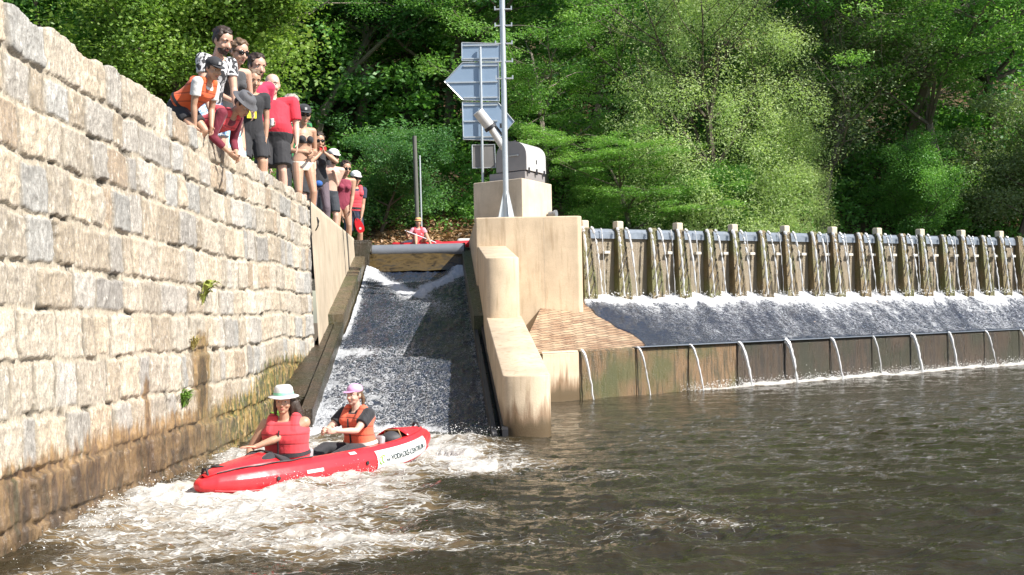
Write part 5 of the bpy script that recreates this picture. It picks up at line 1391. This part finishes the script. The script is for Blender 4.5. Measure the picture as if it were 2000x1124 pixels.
    pd = empty('paddle', c0, 0, 'red bladed paddle held blade down by the last person on the wall', 'paddle'); RB = plain('red paddle plastic', (.62, .02, .025), .3, 0, .1, 8, .05)
    dr = (at(706, 452, p.y-.25)-c0).normalized(); MB().tube([-dr*.6, dr*.2], .015, 8).build('shaft', M_RUBBER, pd, True)
    m = MB(); lt = Vector((dr.z, 0, -dr.x)).normalized(); out = []
    for t, w_ in ((.12, .03), (.2, .09), (.32, .12), (.46, .125), (.56, .10), (.60, .04)): out.append(dr*t+lt*w_)
    out = out+[q-2*lt*q.dot(lt) for q in out[::-1]]; m.prism([q+Vector((0, -.008, 0)) for q in out], (0, .016, 0)); bl = m.build('blade', RB, pd, bev=.003)
    m = MB(); m.tube([dr*.46+Vector((0, -.012, 0)), dr*.46+Vector((0, -.009, 0))], .04, 16); m.build('badge', plain('pale badge', (.6, .6, .6)), bl)
crowd()
# ================================================================ kayaks and paddlers
RUB = N('red rubberised fabric'); _v = RUB.obj(); _n = RUB.noise(_v, 4, 4); RUB.P(Base_Color=RUB.mix(_n, (.60, .022, .030), (.74, .035, .045)), Roughness=.33, Coat_Weight=.25, Coat_Roughness=.2); RUB.bump(RUB.noise(_v, 9, 3), .12, .02); RUB = RUB.m
GREYF = plain('grey kayak floor', (.36, .36, .37), .6, 0, .2, 6, .2); WHITEP = plain('white sticker', (.66, .66, .65), .4, 0, .03, 6, 0)
LEN = BL; TR = .165
def tube_c(u, sg):
    """centre of side tube, u in -1..1 bow to stern, local coordinates"""
    x = u*LEN/2; y = sg*(.30*(1-abs(u)**3.0)+.02); z = .14+(.03 if u < 0 else .12)*abs(u)**3; r = TR*(1-.30*abs(u)**4-(.28*abs(u)**10 if u < 0 else 0))
    return Vector((x, y, z)), r
def tube_pt(u, ang, sg, off=0):
    c, r = tube_c(u, sg); c2, _ = tube_c(u+.01, sg); t = (c2-c).normalized(); n = Vector((t.y, -t.x, 0)).normalized()*(1 if sg < 0 else -1)
    n = Vector((-t.y, t.x, 0)).normalized(); n = n if n.y*sg > 0 else -n
    return c+(n*math.cos(ang)+Vector((0, 0, 1))*math.sin(ang))*(r+off)
def build_kayak():
    mid = (BOW+STERN)/2; o = empty('inflatable_kayak', (mid.x, mid.y, -.07), math.atan2(BD.y, BD.x), 'red two seat inflatable kayak with a white banner on its side, in the foam', 'kayak')
    o.rotation_euler = (R(-2), R(-1.2), math.atan2(BD.y, BD.x))
    B = Blob()
    for sg in (-1, 1):
        us = np.linspace(-1, 1, 25); pts = [tube_c(u, sg)[0] for u in us]; rs = [tube_c(u, sg)[1] for u in us]
        B.chain(pts, rs)
    B.loft([(Vector((x*LEN/2, 0, .06+.08*abs(x)**3)), Vector((0, 1, 0)), Vector((0, 0, 1)), max(.04, .34*(1-abs(x)**3)), .04, .07) for x in np.linspace(-.97, .97, 12)])
    h = B.build('hull', RUB, o, .014, 3)
    # bow and stern covers
    for s_, u0, u1 in ((-1, -.99, -.52), (1, .99, .70)):
        m = MB(); rows = []
        for u in np.linspace(u0, u1, 8):
            a = tube_pt(u, R(80), -1, .006); b_ = tube_pt(u, R(80), 1, .006); k = abs((u-u0)/(u1-u0)); rows.append([m.bm.verts.new(a.lerp(b_, t)+Vector((0, 0, math.sin(math.pi*t)*(.02+.07*k)))) for t in np.linspace(0, 1, 9)])
        for p, q in zip(rows, rows[1:]):
            for k in range(8): m.bm.faces.new((p[k], p[k+1], q[k+1], q[k]))
        c = m.build('spray_deck' if s_ < 0 else 'stern_cover', RUB, o, True); sm_ = c.modifiers.new('t', 'SOLIDIFY'); sm_.thickness = .008
    m = MB(); pts = [tube_pt(-.52, R(80), sg, .012) for sg in (-1, 1)]; mp_ = (pts[0]+pts[1])/2+Vector((0, 0, .10)); m.tube([pts[0], (pts[0]+mp_)/2+Vector((0, 0, .03)), mp_, (pts[1]+mp_)/2+Vector((0, 0, .03)), pts[1]], .012, 6); m.build('deck_edge', M_RUBBER, o, True)
    MB().box((.1, 0, .12), (LEN*.62, .36, .05), bev=.02).build('floor', GREYF, o)
    for x in (-.60, .54):
        m = MB(); m.box((x+.24, 0, .24), (.07, .40, .28), ry=R(12), bev=.025); m.build('seat_back', GREYF, o)
        m = MB(); m.box((x, 0, .13), (.40, .36, .07), bev=.03); m.build('seat', GREYF, o)
    # thigh rope and deck lines, grab handles
    for sg in (-1, 1):
        m = MB(); m.tube([tube_pt(u, R(72+3*math.sin(u*30)), sg, .014) for u in np.linspace(-.93, -.3, 24)], .008, 5); m.build('deck_line', M_RUBBER, o, True)
    for u in (-.97, .96):
        a = tube_pt(u, R(90), -1, .0); b_ = tube_pt(u, R(90), 1, .0); m = MB(); m.tube([a, a.lerp(b_, .2)+Vector((0, 0, .07)), a.lerp(b_, .8)+Vector((0, 0, .07)), b_], .013, 8); m.build('grab_handle', M_RUBBER, o, True)
    # seam strip along the near tube, valve and small marks
    m = MB(); m.tube([tube_pt(u, R(-32), -1, .001) for u in np.linspace(-.95, .93, 40)], .006, 5); m.build('seam', RUB, o, True)
    def patch(u0, u1, a0, a1, name, mat, off=.004, parent=o, nu=24, na=8, skew=0):
        us = np.linspace(u0, u1, nu); an = np.linspace(a0, a1, na); V = [tuple(tube_pt(u, R(a), -1, off)) for u in us for a in an]
        return npmesh(name, V, gridf(nu, na), mat, parent)
    bn = patch(.22, .83, -30, 44, 'banner', WHITEP, .0045, nu=40)
    def text_on(txt, u0, u1, a0, a1, mat, name, italic=0, off=.0065, parent=None):
        fc = bpy.data.curves.new('t', 'FONT'); fc.body = txt; fc.size = 1; fc.shear = italic; fc.resolution_u = 3; fc.offset = .018
        t = bpy.data.objects.new('t', fc); COL.objects.link(t); dg = bpy.context.evaluated_depsgraph_get(); dg.update()
        me = bpy.data.meshes.new_from_object(t.evaluated_get(dg)); bpy.data.objects.remove(t)
        co = np.array([v.co[:] for v in me.vertices]); mn = co.min(0); mx = co.max(0)
        for v in me.vertices:
            fx = (v.co.x-mn[0])/(mx[0]-mn[0]); fz = (v.co.y-mn[1])/(mx[1]-mn[1]); v.co = tube_pt(u0+(u1-u0)*fx, R(a0+(a1-a0)*fz), -1, off)
        return link(name, me, mat, parent or o)
    INK = plain('dark lettering', (.03, .05, .05), .5, 0, 0, 5, 0); GRNM = plain('green emblem', (.25, .50, .05), .5, 0, 0, 5, 0)
    text_on('VODÁCKÉ-CENTRUM', .355, .765, -4, 22, INK, 'lettering', off=.0115, parent=bn)
    text_on('.cz', .775, .80, -4, 6, INK, 'lettering', off=.0115, parent=bn)
    text_on('mix', .30, .345, -4, 9, INK, 'lettering', .3, .0115, parent=bn)
    m = MB()
    for (u, a, w_) in ((.255, 4, .035), (.278, 8, .03)):
        c = tube_pt(u, R(a), -1, .007); pts = [tube_pt(u+w_*.55*math.cos(R(t)), R(a+13*math.sin(R(t))), -1, .007) for t in range(30, 300, 18)]; m.tube(pts, .007, 5)
    m.build('emblem', GRNM, bn, True)
    patch(-.40, -.27, 6, 18, 'maker_patch', WHITEP, .004, nu=8, na=4)
    patch(.0, .06, 48, 62, 'maker_patch', WHITEP, .004, nu=6, na=4)
    for u in (-.6, .12):
        c = tube_pt(u, R(5), -1, .0); m = MB(); m.tube([c, tube_pt(u, R(5), -1, .012)], .022, 12); m.build('valve', M_RUBBER, o, True)
    # water bottle and gear strapped behind the rear seat
    g = empty('gear_bag', (0, 0, 0), 0, 'dark strapped gear bag lying behind the rear paddler', 'bag')
    mw = Matrix.Translation(o.location) @ o.rotation_euler.to_matrix().to_4x4()
    m = Blob(); m.ell((0, 0, 0), (.20, .15, .10)); g.location = mw @ Vector((1.22, 0, .30)); g.rotation_euler = o.rotation_euler; m.build('bag', plain('dark grey bag', (.05, .05, .055), .6), g, .014)
    m = MB(); m.tube([(-.05, -.15, 0), (-.05, -.1, .1), (-.05, .1, .1), (-.05, .15, 0)], .01, 6); m.build('strap', plain('tan strap', (.4, .25, .1)), g, True)
    # paddle lying on the bow deck
    pz = empty('deck_paddle', mw @ Vector((-LEN*.32, .02, .31)), o.rotation_euler.z, 'black bladed paddle lying across the bow deck of the near kayak', 'paddle')
    MB().tube([(-.1, 0, 0), (.75, .06, .03)], .015, 8).build('shaft', M_RUBBER, pz, True)
    m = MB(); m.prism([(-.42, -.04, 0), (-.38, -.085, 0), (-.2, -.09, 0), (-.08, -.02, 0), (-.08, .02, 0), (-.2, .09, 0), (-.38, .085, 0), (-.42, .04, 0)], (0, 0, .016)); m.build('blade', M_RUBBER, pz, bev=.003)
    return o, mw
KAY, KMW = build_kayak()
def paddlers():
    CBLK = cloth('black cloth', (.02, .02, .024)); VR = cloth('coral red vest', (.66, .055, .07), .2); VO = cloth('orange red vest', (.78, .14, .07), .2)
    yaw0 = math.degrees(KAY.rotation_euler.z)
    # person faces the bow: local -Y of the person = local -X of the boat
    base = KMW @ Vector((-.50, 0, .06)); yw = yaw0-90
    a = Person(base, yw+6, 1.80, 'woman in a white hat and red vest, front paddler of the near kayak', lean=6, pelvis=.10, sex='w', hy=30, hp=4, twist=24, vox=.0075, skinm=SK2, wd=1.2,
               fr=(-.08, -.80, .10), fl=(.08, -.80, .10), kr=(-.2, -.3, 1), kl=(.1, -.3, 1),
               hl=(-.16, -.50, .34), el=(.55, -.1, -1), hr=(-.16, -.40, .22), er=(-.8, .2, -.4), curl=(.5, .28), hdir=((.3, -.9, -.1), (-.45, -.9, .12)), hand_n=(None, (0, 0, -1)))
    a.body().face().hair(HB, 'side'); a.hat(plain('white straw', (.62, .62, .6), .7, 0, .06, 20, .4), plain('mint ribbon', (.25, .62, .42), .6), 1.22, tall=.72)
    a.shirt(CBLK, 0, -.05, .01, 'swim_top'); a.vest(VR, .24, .98, .085, belt=CBLK, zipm=M_RUBBER); a.shorts(CBLK, 1.9, .012, 'leggings')
    base = KMW @ Vector((.62, 0, .12))
    a = Person(base, yw-2, 1.58, 'woman in a pink cap and orange vest, rear paddler of the near kayak', lean=8, pelvis=.10, sex='w', hy=2, hp=2, vox=.0075, skinm=SK3, wd=1.25,
               fr=(-.16, -.72, .06), fl=(.16, -.72, .06), kr=(-.5, -.1, .6), kl=(.5, -.1, .6),
               hl=(.14, -.50, .38), el=(.5, .5, -.8), hr=(-.12, -.46, .36), er=(-.8, .2, -.6), curl=(.8, .8))
    a.body().face().hair(HL, 'tail'); a.cap(cloth('lilac pink cap cloth', (.62, .34, .56), .15)); a.shirt(CBLK, .6, -.05); a.vest(VO, .12, .95, .05, belt=plain('pale reflective belt', (.55, .55, .5), .4), zipm=M_RUBBER); a.shorts(CBLK, 1.9, .012, 'leggings')
    # paddle held by the rear woman, shaft crossing in front of her
paddlers()
def far_kayak():
    c = at(850, 466, 36.6); c.z = 3.58
    o = empty('far_kayak', c, R(-8), 'red and white kayak floating above the gate on the upper water', 'kayak')
    for sg in (-1, 1):
        B = Blob(); us = np.linspace(-1, 1, 13); B.chain([Vector((u*1.25, sg*.27*(1-abs(u)**2.5)-.0, .13+.08*abs(u)**3)) for u in us], [.13*(1-.3*abs(u)**4) for u in us]); B.build('side_tube', RUB, o, .02)
    m = Blob(); m.loft([(Vector((x, 0, .10)), Vector((0, 1, 0)), Vector((0, 0, 1)), .3*(1-abs(x/1.3)**3)+.02, .09, .09) for x in np.linspace(-1.2, 1.2, 9)]); m.build('hull_floor', GREYF, o, .02)
    m = Blob(); m.cone((.75, -.02, .26), (1.18, -.02, .26), .10, .09); m.build('rolled_bag', plain('pale dry bag', (.55, .55, .52), .5), o, .02)
    m = Blob(); m.cone((-1.15, 0, .2), (-.6, 0, .28), .07, .12); m.build('stern_bag', plain('pale dry bag', (.55, .55, .52), .5), o, .02)
    p = at(817, 460, 36.5); p.z = 3.60
    a = Person(p, 12, 1.62, 'paddler in a pink red vest and straw hat in the far kayak above the gate', lean=2, pelvis=.17, sex='w', hy=0, hp=4, fr=(-.15, -.6, .15), fl=(.3, -.5, .15), kr=(0, 0, 1), kl=(0, 0, 1),
               hr=(-.38, -.22, .52), er=(-.6, 0, -.8), hl=(.22, -.34, .30), el=(.6, .2, -.6), curl=(.9, .9), skinm=SK2)
    a.body().face().hair(HB); a.hat(plain('straw', (.62, .42, .16), .8, 0, .2, 20, .3), cloth('red vest fabric', (.70, .07, .09)), 1.0, drop=.1); a.shirt(cloth('pink top', (.62, .30, .36)), .5); a.vest(cloth('red vest fabric', (.70, .07, .09)), .1, .93, .04)
    w_ = Matrix.Translation(p) @ Matrix.Rotation(R(12), 4, 'Z'); h0 = w_ @ Vector((-.38, -.25, .56)); h1 = w_ @ Vector((.24, -.38, .30)); dr = (h1-h0).normalized()
    pd = empty('far_paddle', h0, 0, 'white shafted paddle held by the paddler in the far kayak', 'paddle'); MB().tube([-dr*.05, (h1-h0)+dr*.25], .016, 8).build('shaft', plain('white shaft', (.7, .68, .72), .4), pd, True)
    e = (h1-h0)+dr*.2; m = MB(); up = Vector((0, .3, 1)).normalized(); m.prism([e+up*.03, e+dr*.1+up*.1, e+dr*.4+up*.09, e+dr*.45, e+dr*.4-up*.09, e+dr*.1-up*.1, e-up*.03], (0, .014, 0)); m.build('blade', RUB, pd)
far_kayak()
